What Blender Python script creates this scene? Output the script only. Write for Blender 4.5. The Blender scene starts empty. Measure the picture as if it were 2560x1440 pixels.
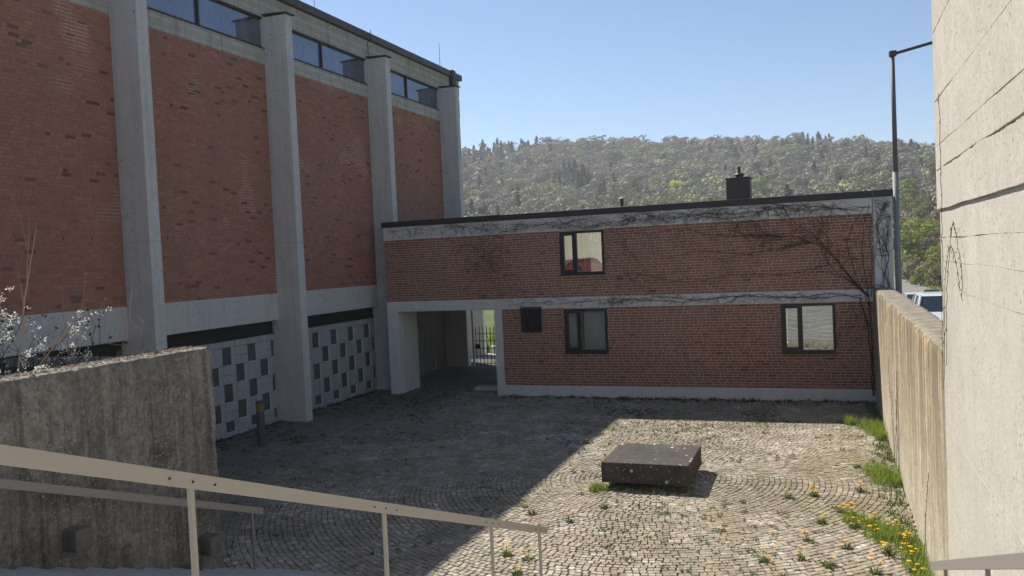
import bpy, math, random
import numpy as np
from mathutils import Vector, Matrix

random.seed(7); rng = np.random.default_rng(7)
R = math.radians
scene = bpy.context.scene
col = scene.collection

# ------------------------------------------------------------------ camera
cam_d = bpy.data.cameras.new('camera'); cam = bpy.data.objects.new('camera', cam_d); col.objects.link(cam)
cam_d.sensor_fit = 'HORIZONTAL'; cam_d.sensor_width = 36.0; cam_d.lens = 29.308
cam_d.clip_start = 0.05; cam_d.clip_end = 6000
CAM = Vector((0, 0, 4.5))
AX_R = Vector((0.934893, 0.352077, -0.044916)); AX_D = Vector((-0.029933, -0.047888, -0.998404)); AX_F = Vector((-0.353666, 0.934745, -0.034232))
mw = Matrix((AX_R, -AX_D, -AX_F)).transposed().to_4x4(); mw.translation = CAM
cam.matrix_world = mw
scene.camera = cam
FPX = 2084.1
def to_px(p):
    q = Vector(p) - CAM; d = q.dot(AX_F)
    if d <= 0.1: return None
    return 1280 + FPX*q.dot(AX_R)/d, 720 + FPX*q.dot(AX_D)/d
def in_view(p, m=0):
    t = to_px(p)
    return t is not None and -m < t[0] < 2560+m and -m < t[1] < 1440+m

# ------------------------------------------------------------------ sky, sun, exposure
SUN_DIR = Vector((-0.749, 0.543, 1.0)).normalized()          # towards the sun
SUN_EL = math.asin(SUN_DIR.z); SUN_AZ = math.atan2(SUN_DIR.x, SUN_DIR.y)
world = bpy.data.worlds.new('World'); scene.world = world; world.use_nodes = True
wn = world.node_tree.nodes; wl = world.node_tree.links; wn.clear()
sky = wn.new('ShaderNodeTexSky'); sky.sky_type = 'NISHITA'; sky.sun_disc = False
sky.sun_elevation = SUN_EL; sky.sun_rotation = SUN_AZ % (2*math.pi)
sky.altitude = 400; sky.air_density = 1.0; sky.dust_density = 0.3; sky.ozone_density = 4.0
bg = wn.new('ShaderNodeBackground'); bg.inputs['Strength'].default_value = 0.080
wo = wn.new('ShaderNodeOutputWorld'); wl.new(sky.outputs[0], bg.inputs['Color']); wl.new(bg.outputs[0], wo.inputs['Surface'])
sun_d = bpy.data.lights.new('sun', 'SUN'); sun_d.energy = 5.0; sun_d.angle = R(0.53); sun_d.color = (1.0, 0.93, 0.81)
sun = bpy.data.objects.new('sun', sun_d); col.objects.link(sun)
sun.rotation_euler = SUN_DIR.to_track_quat('Z', 'Y').to_euler(); sun.location = (-30, 20, 40)
vs = scene.view_settings; vs.view_transform = 'Standard'; vs.look = 'None'; vs.exposure = 0.64; vs.gamma = 1.0; vs.use_curve_mapping = False
scene.cycles.max_bounces = 10; scene.cycles.diffuse_bounces = 7; scene.cycles.transparent_max_bounces = 16; scene.cycles.volume_bounces = 1

# ------------------------------------------------------------------ helpers: objects
def tag(o, label=None, cat=None, group=None, kind=None):
    if label: o['label'] = label
    if cat: o['category'] = cat
    if group: o['group'] = group
    if kind: o['kind'] = kind
    return o
def empty(name, loc, label=None, cat=None, group=None, rz=0):
    o = bpy.data.objects.new(name, None); col.objects.link(o); o.location = loc; o.rotation_euler = (0, 0, rz)
    o.empty_display_size = 0.3
    return tag(o, label, cat, group)
def link(name, me, parent=None, world_coords=True, loc=None, rot=None):
    """one mesh object; with world_coords its mesh is written in world space although the parent stands elsewhere"""
    o = bpy.data.objects.new(name, me); col.objects.link(o)
    if parent is not None:
        o.parent = parent
        if world_coords:
            p = parent
            off = Vector((0, 0, 0))
            while p is not None: off += p.location; p = p.parent
            o.location = -off
            if loc is not None: o.location = Vector(loc) - off
        elif loc is not None: o.location = loc
    elif loc is not None: o.location = loc
    if rot is not None: o.rotation_euler = rot
    return o

class MB:
    def __init__(s): s.v = []; s.f = []
    def add(s, vs, fs):
        b = len(s.v); s.v += [tuple(v) for v in vs]; s.f += [tuple(b+i for i in f) for f in fs]; return s
    def box(s, x0, x1, y0, y1, z0, z1):
        return s.add([(x0,y0,z0),(x1,y0,z0),(x1,y1,z0),(x0,y1,z0),(x0,y0,z1),(x1,y0,z1),(x1,y1,z1),(x0,y1,z1)],
                     [(0,3,2,1),(4,5,6,7),(0,1,5,4),(1,2,6,5),(2,3,7,6),(3,0,4,7)])
    def cbox(s, x0, x1, y0, y1, z0, z1, c=.012):
        """box with chamfered edges"""
        X = (x0, x1); Y = (y0, y1); Z = (z0, z1); vs = []; idx = {}
        for i in (0,1):
            for j in (0,1):
                for k in (0,1):
                    sx = c if i == 0 else -c; sy = c if j == 0 else -c; sz = c if k == 0 else -c
                    for a in range(3):
                        p = [X[i]+sx, Y[j]+sy, Z[k]+sz]; p[a] = (X[i], Y[j], Z[k])[a]
                        idx[(i,j,k,a)] = len(vs); vs.append(p)
        fs = []
        for a in range(3):
            for e in (0,1):
                q = []
                for (u, w) in ((0,0),(1,0),(1,1),(0,1)):
                    t = [0,0,0]; t[a] = e; t[(a+1)%3] = u; t[(a+2)%3] = w; q.append(idx[(*t, a)])
                fs.append(q if e else q[::-1])
        for a in range(3):
            b, d = (a+1)%3, (a+2)%3
            for u in (0,1):
                for w in (0,1):
                    t0 = [0,0,0]; t0[b] = u; t0[d] = w; t1 = list(t0); t1[a] = 1
                    q = [idx[(*t0,b)], idx[(*t1,b)], idx[(*t1,d)], idx[(*t0,d)]]
                    fs.append(q if u == w else q[::-1])
        for i in (0,1):
            for j in (0,1):
                for k in (0,1):
                    q = [idx[(i,j,k,a)] for a in range(3)]
                    fs.append(q if (i+j+k) % 2 else q[::-1])
        return s.add(vs, fs)
    def quad(s, a, b, c, d): return s.add([a,b,c,d], [(0,1,2,3)])
    def tube(s, pts, rad, n=6, cap=True):
        pts = [Vector(p) for p in pts]
        if not hasattr(rad, '__len__'): rad = [rad]*len(pts)
        vs = []; fs = []; prev = None
        for i, p in enumerate(pts):
            t = (pts[min(i+1, len(pts)-1)] - pts[max(i-1, 0)])
            t = t.normalized() if t.length > 1e-9 else Vector((0,0,1))
            u = prev - t*prev.dot(t) if prev is not None else (Vector((1,0,0)) if abs(t.x) < .9 else Vector((0,1,0)))
            u = (u - t*u.dot(t)).normalized(); prev = u; w = t.cross(u)
            for k in range(n):
                a = 2*math.pi*k/n; vs.append(p + (u*math.cos(a) + w*math.sin(a))*rad[i])
        for i in range(len(pts)-1):
            for k in range(n):
                fs.append((i*n+k, i*n+(k+1)%n, (i+1)*n+(k+1)%n, (i+1)*n+k))
        if cap and n > 2: fs.append(tuple(range(n))[::-1]); fs.append(tuple((len(pts)-1)*n+k for k in range(n)))
        return s.add(vs, fs)
    def lathe(s, c, prof, n=20):
        vs = []; fs = []
        for (r, z) in prof:
            for k in range(n):
                a = 2*math.pi*k/n; vs.append((c[0]+r*math.cos(a), c[1]+r*math.sin(a), c[2]+z))
        for i in range(len(prof)-1):
            for k in range(n): fs.append((i*n+k, i*n+(k+1)%n, (i+1)*n+(k+1)%n, (i+1)*n+k))
        fs.append(tuple(range(n))[::-1]); fs.append(tuple((len(prof)-1)*n+k for k in range(n)))
        return s.add(vs, fs)
    def mesh(s, name, mat, smooth=False):
        me = bpy.data.meshes.new(name); me.from_pydata(s.v, [], s.f)
        if mat: me.materials.append(mat)
        if smooth: me.polygons.foreach_set('use_smooth', [True]*len(me.polygons))
        me.update(); return me
    def build(s, name, mat, parent=None, smooth=False, **kw): return link(name, s.mesh(name, mat, smooth), parent, **kw)

def np_mesh(name, V, Q, mat, attr=None, smooth=False):
    """V (n,3), Q (m,k) all faces with k corners"""
    V = np.asarray(V, dtype=np.float32); Q = np.asarray(Q, dtype=np.int32); k = Q.shape[1]
    me = bpy.data.meshes.new(name); me.vertices.add(len(V)); me.vertices.foreach_set('co', V.ravel())
    me.loops.add(Q.size); me.loops.foreach_set('vertex_index', Q.ravel())
    me.polygons.add(len(Q)); me.polygons.foreach_set('loop_start', np.arange(0, Q.size, k, dtype=np.int32))
    if attr is not None:
        a = me.attributes.new('tr', 'FLOAT', 'FACE'); a.data.foreach_set('value', np.asarray(attr, dtype=np.float32))
    me.polygons.foreach_set('use_smooth', [bool(smooth)]*len(Q))
    me.update(calc_edges=True); me.validate()
    if mat: me.materials.append(mat)
    return me

# smooth value noise for shapes
_PERM = np.random.default_rng(3).random((64,64,64)).astype(np.float32)
def vnoise(P):
    P = np.asarray(P, dtype=np.float64); i = np.floor(P).astype(int); f = P - i; f = f*f*(3-2*f); r = 0
    for a in (0,1):
        for b in (0,1):
            for c in (0,1):
                w = (f[...,0] if a else 1-f[...,0])*(f[...,1] if b else 1-f[...,1])*(f[...,2] if c else 1-f[...,2])
                r = r + w*_PERM[(i[...,0]+a) & 63, (i[...,1]+b) & 63, (i[...,2]+c) & 63]
    return r
def rough_box(x0, x1, y0, y1, z0, z1, step, amp, edge=0.0, freq=9.0):
    """a box with a gridded skin, its surface and edges worn by noise"""
    lo = np.array([x0,y0,z0]); hi = np.array([x1,y1,z1]); V = []; Q = []; base = 0
    for ax in range(3):
        u, w = (ax+1)%3, (ax+2)%3
        nu = max(1, int(round((hi[u]-lo[u])/step))); nw = max(1, int(round((hi[w]-lo[w])/step)))
        gu, gw = np.meshgrid(np.linspace(lo[u],hi[u],nu+1), np.linspace(lo[w],hi[w],nw+1), indexing='ij')
        for e in (0,1):
            P = np.zeros((nu+1, nw+1, 3)); P[...,u] = gu; P[...,w] = gw; P[...,ax] = hi[ax] if e else lo[ax]
            V.append(P.reshape(-1,3)); ii = np.arange((nu+1)*(nw+1)).reshape(nu+1,nw+1) + base
            q = np.stack([ii[:-1,:-1], ii[1:,:-1], ii[1:,1:], ii[:-1,1:]], -1).reshape(-1,4)
            Q.append(q if e else q[:, ::-1]); base += (nu+1)*(nw+1)
    V = np.concatenate(V); Q = np.concatenate(Q)
    D = np.stack([vnoise(V*freq+o) for o in (0.3, 17.7, 31.1)], -1) - .5
    D2 = np.stack([vnoise(V*freq*3.1+o) for o in (5.3, 11.7, 41.1)], -1) - .5
    V2 = V + (D*1.4 + D2*.7)*amp
    if edge > 0:
        near = np.sum((np.minimum(V-lo, hi-V) < 1e-6), axis=1) >= 2
        c = (lo+hi)/2; half = (hi-lo)/2
        pull = edge*(.2 + vnoise(V*14.0)**2*1.8)
        dirn = np.where(np.minimum(V-lo, hi-V) < 1e-6, np.sign(c-V), 0)
        V2 = V2 + dirn*(near*pull)[:, None]
    return V2, Q

# ------------------------------------------------------------------ helpers: materials
class G:
    def __init__(s, name):
        s.m = bpy.data.materials.new(name); s.m.use_nodes = True; s.t = s.m.node_tree; s.t.nodes.clear()
        s.o = s.t.nodes.new('ShaderNodeOutputMaterial'); s._pos = None
    def n(s, typ, ins=None, out=0, **kw):
        nd = s.t.nodes.new('ShaderNode'+typ)
        for k, v in kw.items(): setattr(nd, k, v)
        for k, v in (ins or {}).items():
            if v is None: continue
            if isinstance(v, bpy.types.NodeSocket): s.t.links.new(v, nd.inputs[k])
            else:
                sk = nd.inputs[k]
                if sk.type == 'RGBA' and len(v) == 3: v = (*v, 1)
                sk.default_value = v
        return nd.outputs[out]
    def pos(s):
        if s._pos is None: s._pos = s.n('NewGeometry', out='Position')
        return s._pos
    def sc(s, v, vec): return s.n('VectorMath', {0: v, 1: vec}, operation='MULTIPLY')
    def noise(s, v=None, scale=5., detail=4., rough=.55, dist=0.):
        return s.n('TexNoise', {'Vector': v or s.pos(), 'Scale': scale, 'Detail': detail, 'Roughness': rough, 'Distortion': dist})
    def vor(s, v=None, scale=5., out='Distance', rnd=1.0): return s.n('TexVoronoi', {'Vector': v or s.pos(), 'Scale': scale, 'Randomness': rnd}, out=out)
    def ramp(s, f, stops, interp='LINEAR'):
        nd = s.t.nodes.new('ShaderNodeValToRGB'); nd.color_ramp.interpolation = interp; e = nd.color_ramp.elements
        while len(e) > 1: e.remove(e[-1])
        e[0].position = stops[0][0]; e[0].color = (*stops[0][1], 1) if hasattr(stops[0][1], '__len__') else (stops[0][1],)*3+(1,)
        for p, c in stops[1:]:
            x = e.new(p); x.color = (*c, 1) if hasattr(c, '__len__') else (c, c, c, 1)
        s.t.links.new(f, nd.inputs[0]); return nd.outputs[0]
    def mix(s, f, a, b, blend='MIX'):
        nd = s.t.nodes.new('ShaderNodeMix'); nd.data_type = 'RGBA'; nd.blend_type = blend
        for k, v in ((0, f), (6, a), (7, b)):
            if isinstance(v, bpy.types.NodeSocket): s.t.links.new(v, nd.inputs[k])
            else: nd.inputs[k].default_value = v if k == 0 else ((*v, 1) if len(v) == 3 else v)
        return nd.outputs[2]
    def ma(s, op, a, b=None, c=None, clamp=False):
        return s.n('Math', {0: a, 1: b, 2: c}, operation=op, use_clamp=clamp)
    def bump(s, h, st=.4, d=.01): return s.n('Bump', {'Height': h, 'Strength': st, 'Distance': d})
    def pbr(s, color, rough=.8, spec=.3, normal=None, metal=0.):
        b = s.n('BsdfPrincipled', {'Base Color': color, 'Roughness': rough, 'Specular IOR Level': spec, 'Metallic': metal, 'Normal': normal})
        return b
    def end(s, sh): s.t.links.new(sh, s.o.inputs['Surface']); return s.m

def plain(name, color, rough=.6, metal=0., spec=.4, vary=.15, scale=14.):
    g = G(name); n = g.noise(scale=scale, detail=5)
    c = g.mix(n, tuple(x*(1-vary) for x in color), tuple(min(1, x*(1+vary)) for x in color))
    r = g.ma('MULTIPLY_ADD', n, .25, rough-.12, clamp=True)
    return g.end(g.pbr(c, r, spec, g.bump(n, .12, .004), metal))

def concrete(name, c_lo, c_hi, streak=.4, stain=(.08,.075,.065), stain_amt=.35, pits=.0, pit_scale=26., boards=None, board_axis='z', lichen=0., extra=None, bump=.35, irregular=False, pit_lo=.46, specks=0., grain=0.):
    g = G(name); P = g.pos()
    big = g.noise(scale=.55, detail=6, rough=.62); mid = g.noise(scale=4.2, detail=8, rough=.65); fine = g.noise(scale=46., detail=4, rough=.6)
    f = g.ma('ADD', g.ma('MULTIPLY', big, .55), g.ma('MULTIPLY', mid, .45))
    c = g.ramp(f, [(.34, c_lo), (.52, tuple((a+b)/2 for a, b in zip(c_lo, c_hi))), (.66, c_hi)])
    sv = g.noise(g.sc(P, (7., 7., .32)), 1.0, 6, .65)                    # vertical run marks
    c = g.mix(g.ma('MULTIPLY', g.ramp(sv, [(.5, 0.), (.72, 1.)]), streak), c, stain)
    sl = g.noise(g.sc(P, (9., 9., .5)), 1.3, 5, .6)
    c = g.mix(g.ma('MULTIPLY', g.ramp(sl, [(.58, 0.), (.8, 1.)]), streak*.7), c, tuple(min(1, x*1.25) for x in c_hi))
    bl = g.noise(scale=1.7, detail=7, rough=.7, dist=.4)
    c = g.mix(g.ma('MULTIPLY', g.ramp(bl, [(.52, 0.), (.75, 1.)]), stain_amt), c, stain)
    c = g.mix(.18, c, g.ramp(fine, [(.3, .25), (.7, .8)]), 'OVERLAY')
    h = g.ma('ADD', g.ma('MULTIPLY', mid, .6), g.ma('MULTIPLY', fine, .25))
    if boards:
        ax = g.n('SeparateXYZ', {0: P}, out={'x': 0, 'y': 1, 'z': 2}[board_axis])
        wob = g.ma('MULTIPLY', g.noise(g.sc(P, (.6, .6, .02)), 3.0, 3), .35) if irregular else g.ma('MULTIPLY', g.noise(scale=2.5, detail=2), .03)
        t = g.ma('FRACT', g.ma('DIVIDE', g.ma('ADD', ax, wob), boards))
        ln = g.ramp(t, [(0., 0.), (.07, 1.), (.93, 1.), (1., 0.)])
        fl = g.ma('FLOOR', g.ma('DIVIDE', g.ma('ADD', ax, wob), boards))
        tone = g.n('TexWhiteNoise', {'W': fl}, noise_dimensions='1D')
        c = g.mix(.42 if irregular else .5, c, g.mix(tone, (.62,.62,.62), (1.,1.,1.)), 'MULTIPLY')
        c = g.mix(g.ma('MULTIPLY', g.ma('SUBTRACT', 1., ln), g.ma('MULTIPLY', g.ramp(g.noise(scale=1.9, detail=5), [(.45, 0.), (.6, 1.)]), .4) if irregular else .45), c, tuple(x*.5 for x in stain))
        h = g.ma('ADD', h, g.ma('MULTIPLY', ln, .35 if irregular else 1.2))
        h = g.ma('ADD', h, g.ma('MULTIPLY', tone, .3 if irregular else .6))
    if pits:
        pw = g.n('VectorMath', {0: P, 1: g.n('VectorMath', {0: g.n('TexNoise', {'Vector': P, 'Scale': 9.}, out='Color'), 1: (.10,.10,.10)}, operation='MULTIPLY')}, operation='ADD')
        pv = g.vor(g.sc(pw, (1., 1., .55)), pit_scale); pm = g.ramp(g.noise(scale=2.1, detail=4), [(pit_lo, 0.), (pit_lo+.14, 1.)])
        pit = g.ma('MULTIPLY', g.ramp(pv, [(.13, 1.), (.22, 0.)]), pm)
        c = g.mix(g.ma('MULTIPLY', pit, pits), c, tuple(x*.6 for x in stain)); h = g.ma('SUBTRACT', h, g.ma('MULTIPLY', pit, 1.5))
    if extra: c = extra(g, c, P)
    if grain:
        gr = g.noise(scale=17., detail=9, rough=.78); c = g.mix(grain, c, g.ramp(gr, [(.34, .12), (.5, .5), (.64, .85)]), 'OVERLAY')
        bt = g.noise(scale=2.6, detail=8, rough=.75, dist=.8); c = g.mix(g.ma('MULTIPLY', g.ramp(bt, [(.47, 0.), (.58, 1.)]), grain*.75), c, tuple(x*.75 for x in stain))
        h = g.ma('ADD', h, g.ma('MULTIPLY', gr, .8))
    if lichen:
        lv = g.vor(scale=7.5); ls = g.vor(scale=7.5, out='Color'); rr = g.n('SeparateColor', {0: ls})
        lm = g.ma('LESS_THAN', lv, g.ma('MULTIPLY', g.ramp(rr, [(.62, 0.), (1., 1.)]), .26))
        c = g.mix(g.ma('MULTIPLY', lm, lichen), c, (.52,.51,.45))
        lv2 = g.vor(scale=26.); lr2 = g.n('SeparateColor', {0: g.vor(scale=26., out='Color')})
        lm2 = g.ma('LESS_THAN', lv2, g.ma('MULTIPLY', g.ramp(lr2, [(.55, 0.), (1., 1.)]), .36))
        c = g.mix(g.ma('MULTIPLY', g.ma('MULTIPLY', lm2, g.ramp(g.noise(scale=1.3, detail=4), [(.42, .15), (.6, 1.)])), specks), c, (.44,.42,.37))
    return g.end(g.pbr(c, .88, .22, g.bump(h, bump, .012)))

def rand01(g):
    """one random number for each loose piece, whether it is an object of its own or an island of a bigger mesh"""
    a = g.n('NewGeometry', out='Random Per Island'); b = g.n('ObjectInfo', out='Random')
    return g.ma('FRACT', g.ma('ADD', a, b))

def brick_mat(name, stops, spots=.0, pale=.0, amp=.25):
    g = G(name); r = rand01(g); P = g.pos()
    c = g.ramp(r, stops, 'CONSTANT')
    r2 = g.ma('FRACT', g.ma('MULTIPLY', r, 37.13))
    c = g.mix(1.0, c, g.mix(r2, (1-amp,)*3, (1+amp*.9, 1+amp*.75, 1+amp*.6)), 'MULTIPLY')
    n = g.noise(scale=38., detail=5, rough=.7); m = g.noise(scale=.8, detail=5, rough=.6)
    c = g.mix(.45, c, g.ramp(n, [(.3, .3), (.7, .72)]), 'OVERLAY')
    c = g.mix(g.ma('MULTIPLY', g.ramp(m, [(.42, 0.), (.62, 1.)]), amp*2.4), c, (.25,.135,.10))
    wv = g.noise(scale=.33, detail=3); c = g.mix(g.ma('MULTIPLY', g.ramp(wv, [(.42, 0.), (.6, 1.)]), .22), c, (.34,.205,.13))
    if pale: c = g.mix(g.ma('MULTIPLY', g.ramp(g.noise(g.sc(P, (3., 3., .6)), 1.2, 6, .7), [(.56, 0.), (.75, 1.)]), pale), c, (.36,.26,.2))
    return g.end(g.pbr(c, .86, .25, g.bump(n, .45, .004)))

M = {}
def church_low(g, c, P): return c
M['concrete'] = concrete('grey_concrete', (.49,.475,.445), (.60,.58,.545), streak=.28, stain=(.24,.23,.21), stain_amt=.28, pits=.6, pit_scale=9., boards=None)
M['concrete_top'] = concrete('weathered_beam_concrete', (.40,.38,.33), (.56,.53,.47), streak=.5, stain=(.15,.14,.12), stain_amt=.4, boards=.12, board_axis='z', bump=.45)
M['band'] = concrete('annex_band_concrete', (.56,.545,.52), (.66,.645,.62), streak=.22, stain=(.26,.255,.245), stain_amt=.22)
M['block'] = concrete('pale_block_concrete', (0.340,0.348,0.351), (0.418,0.428,0.430), streak=.3, stain=(0.186,0.192,0.192), stain_amt=.3, bump=.25)
M['retain'] = concrete('dark_board_marked_concrete', (.155,.146,.130), (.29,.275,.25), streak=.8, stain=(.05,.045,.038), stain_amt=.75, pits=.8, pit_scale=20., boards=.17, board_axis='y', lichen=.9, bump=.55, irregular=True, specks=.5, grain=.5)
M['retain_top'] = None
def ochre(g, c, P):
    z = g.n('SeparateXYZ', {0: P}, out=2)
    st = g.noise(g.sc(P, (9., 2.6, .11)), 1.0, 6, .62)
    up = g.ramp(g.ma('DIVIDE', z, 3.3), [(.12, 0.), (.5, .55), (1., 1.)])
    c = g.mix(g.ma('MULTIPLY', g.ramp(st, [(.41, 0.), (.52, 1.)]), g.ma('MULTIPLY', up, .62)), c, (.44,.29,.085))
    st2 = g.noise(g.sc(P, (11., 5.5, .16)), 1.0, 7, .7)
    c = g.mix(g.ma('MULTIPLY', g.ramp(st2, [(.42, 0.), (.52, 1.)]), g.ma('MULTIPLY', up, .9)), c, (.12,.098,.068))
    st3 = g.noise(g.sc(P, (22., 16., .4)), 1.0, 5, .7)
    c = g.mix(g.ma('MULTIPLY', g.ramp(st3, [(.48, 0.), (.58, 1.)]), .55), c, (.20,.165,.12))
    nz = g.n('SeparateXYZ', {0: g.n('NewGeometry', out='Normal')}, out=2)
    tp = g.noise(g.sc(P, (2.2, 14., 4.)), 1.4, 6, .7)
    c = g.mix(g.ramp(nz, [(.5, 0.), (.8, 1.)]), c, g.ramp(tp, [(.36, (.07,.058,.042)), (.5, (.24,.21,.165)), (.66, (.36,.33,.27))]))
    cr = g.vor(g.n('VectorMath', {0: P, 1: g.n('VectorMath', {0: g.n('TexNoise', {'Vector': P, 'Scale': 1.6}, out='Color'), 1: (.9,.9,.9)}, operation='MULTIPLY')}, operation='ADD'), 1.1, out='Distance')
    return c
M['lowwall'] = concrete('beige_streaked_concrete', (.42,.38,.305), (.62,.575,.49), streak=.5, stain=(.25,.21,.15), stain_amt=.3, pits=.5, pit_scale=22., extra=ochre, bump=.6, grain=.38)
M['tall'] = concrete('pale_smooth_concrete', (.41,.385,.34), (.49,.465,.42), streak=.18, stain=(.27,.25,.215), stain_amt=.3, pits=1., pit_scale=24., bump=.35, pit_lo=.40, grain=.16)
M['slab'] = concrete('black_lichen_concrete', (.045,.042,.038), (.10,.095,.087), streak=.5, stain=(.03,.028,.025), stain_amt=.6, pits=.7, pit_scale=30., lichen=.9, bump=.9, specks=.75)
M['corbel'] = concrete('corbel_concrete', (.10,.092,.08), (.19,.175,.155), streak=.3, stain=(.05,.046,.04), stain_amt=.5, bump=.7)
M['passage'] = concrete('shade_darkened_passage_concrete', (.17,.16,.145), (.25,.24,.215), streak=.4, stain=(.09,.085,.075), stain_amt=.45)  # stained concrete, its base colour darkened to carry the passage's shade
M['stair'] = concrete('stair_concrete', (.30,.295,.285), (.42,.415,.40), streak=0., stain=(.18,.175,.165), stain_amt=.4)
M['church_brick'] = brick_mat('church_brick', [(0., (0.378,0.173,0.126)), (.25, (0.365,0.165,0.121)), (.45, (0.392,0.182,0.130)), (.62, (0.383,0.185,0.128)), (.76, (0.356,0.158,0.117)), (.88, (0.405,0.195,0.136)), (.935, (0.297,0.136,0.103)), (.968, (0.135,0.085,0.069))], amp=.13, pale=.03)
M['annex_brick'] = brick_mat('annex_brick', [(0., (0.286,0.122,0.079)), (.25, (0.259,0.105,0.070)), (.45, (0.320,0.136,0.084)), (.62, (0.236,0.098,0.066)), (.78, (0.298,0.130,0.077)), (.91, (0.191,0.085,0.059)), (.97, (0.078,0.053,0.040))], amp=.18)
def mortar(name, a, b, lo=.5, hi=.68):
    g = G(name); n = g.noise(scale=.55, detail=5, rough=.6); f = g.noise(scale=60., detail=3)
    c = g.mix(g.ramp(n, [(lo, 0.), (hi, 1.)]), a, b)
    return g.end(g.pbr(g.mix(.3, c, g.ramp(f, [(.3, .3), (.7, .7)]), 'OVERLAY'), .92, .15, g.bump(f, .3, .004)))
M['church_mortar'] = mortar('church_mortar', (0.297,0.147,0.110), (0.648,0.491,0.409), .60, .68)
M['annex_mortar'] = mortar('annex_mortar', (.52,.42,.35), (.64,.54,.46), .3, .7)
M['dark_metal'] = plain('dark_sheet_metal', (.045,.042,.045), .5, .5, .5)
M['bronze_metal'] = plain('weathered_bronze_sheet', (.075,.062,.058), .5, .35, .5)
M['black_frame'] = plain('black_window_frame', (.011,.012,.015), .42, 0., .45)
M['iron'] = plain('black_iron', (.012,.012,.013), .55, .4, .4)
M['rail'] = plain('painted_rail', (.35,.325,.285), .5, .15, .45, .08)
M['rail_dark'] = plain('worn_rail', (.235,.215,.20), .55, .2, .4, .1)
M['screw'] = plain('rusty_screw', (.055,.042,.03), .7)
M['galv'] = plain('galvanised_steel', (.26,.27,.28), .7, .2, .3)
M['pole_paint'] = plain('weathered_pole', (.15,.13,.125), .65, .2, .35)
M['recess'] = plain('dark_recess_panel', (.085,.09,.085), .45, 0., .35)
M['dark_gap'] = plain('dark_soffit', (.02,.02,.02), .8)
M['wood'] = plain('orange_wood', (.42,.22,.08), .8)
M['white'] = plain('white_paint', (.72,.71,.68), .7, 0., .3, .05)
M['cream'] = plain('cream_render', (.66,.60,.45), .9, 0., .2, .06)
M['warm_wall'] = plain('warm_room_wall', (.68,.62,.45), .95, 0., .1, .05, 2.)
M['room'] = plain('room_wall', (.55,.53,.48), .95, 0., .1, .05, 2.)
M['brass'] = plain('brass_ring', (.38,.29,.10), .4, .6, .5)
M['bollard'] = plain('bollard_paint', (.085,.09,.115), .5, .2, .4)
M['twig'] = plain('dark_twig', (.055,.044,.037), .9, 0., .1)
M['twig_pale'] = plain('pale_twig', (.36,.26,.18), .85, 0., .15)
M['bark'] = plain('bark', (.10,.078,.06), .95, 0., .1)
M['asphalt'] = plain('asphalt', (.21,.195,.175), .95, 0., .15, .15, 3.)
M['yellow'] = plain('dandelion_yellow', (.78,.46,.012), .8, 0., .2, .1)
M['tile'] = plain('red_roof_tile', (.30,.11,.07), .85)
def leaf(name, ramp, trans=.35, rough=.7, use_tr=False):
    g = G(name)
    r = g.n('NewGeometry', out='Random Per Island')
    if use_tr:
        r0 = g.ma('FRACT', g.ma('ADD', g.n('Attribute', out='Fac', attribute_name='tr'), g.n('ObjectInfo', out='Random')))
        c = g.ramp(r0, ramp)
        c = g.mix(1.0, c, g.mix(r, (.78,.78,.8), (1.2,1.2,1.14)), 'MULTIPLY')
    else: c = g.ramp(r, ramp)
    d = g.n('BsdfPrincipled', {'Base Color': c, 'Roughness': rough, 'Specular IOR Level': .2})
    t = g.n('BsdfTranslucent', {'Color': c})
    return g.end(g.n('MixShader', {0: trans, 1: d, 2: t}))
M['grass'] = leaf('grass_blades', [(0., (.12,.19,.02)), (.5, (.20,.30,.035)), (1., (.34,.40,.08))], .45)
M['weed'] = leaf('weed_leaves', [(0., (.07,.11,.025)), (.6, (.12,.165,.04)), (1., (.19,.21,.07))], .35)
M['moss'] = leaf('dark_moss', [(0., (.022,.03,.012)), (1., (.05,.06,.025))], .2)
M['shrub_leaf'] = leaf('shrub_leaf', [(0., (.02,.045,.012)), (1., (.06,.10,.025))], .3)
M['blossom'] = leaf('white_blossom', [(0., (.70,.72,.60)), (1., (.86,.86,.80))], .35)
M['bud'] = leaf('orange_bud', [(0., (.40,.20,.06)), (1., (.55,.38,.14))], .3)
M['dry_leaf'] = leaf('dry_leaf', [(0., (.10,.055,.03)), (1., (.26,.19,.12))], .1)
M['wood_leaf'] = leaf('budding_wood', [(0., (.17,.14,.125)), (.16, (.36,.295,.255)), (.3, (.19,.16,.135)), (.45, (.33,.285,.22)), (.56, (.22,.22,.12)), (.7, (.33,.34,.15)), (.8, (.20,.21,.11)), (.9, (.42,.43,.19)), (1., (.19,.155,.14))], .15, use_tr=True)
M['conifer'] = leaf('conifer_needles', [(0., (.03,.05,.03)), (1., (.065,.09,.045))], .12, use_tr=True)
M['fresh_leaf'] = leaf('fresh_green_leaf', [(0., (0.162,0.202,0.031)), (.6, (0.243,0.286,0.044)), (1., (0.365,0.377,0.077))], .4)
M['lime_leaf'] = leaf('lime_leaf', [(0., (.50,.54,.04)), (1., (.78,.76,.12))], .5)
M['olive_leaf'] = leaf('olive_leaf', [(0., (0.130,0.137,0.050)), (1., (0.286,0.260,0.099))], .35)
M['brown_twigs'] = leaf('brown_twigs', [(0., (.12,.09,.065)), (1., (.27,.21,.15))], .3)
M['curtain'] = leaf('pale_curtain', [(0., (.80,.82,.82)), (1., (.84,.86,.86))], .5)
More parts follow.
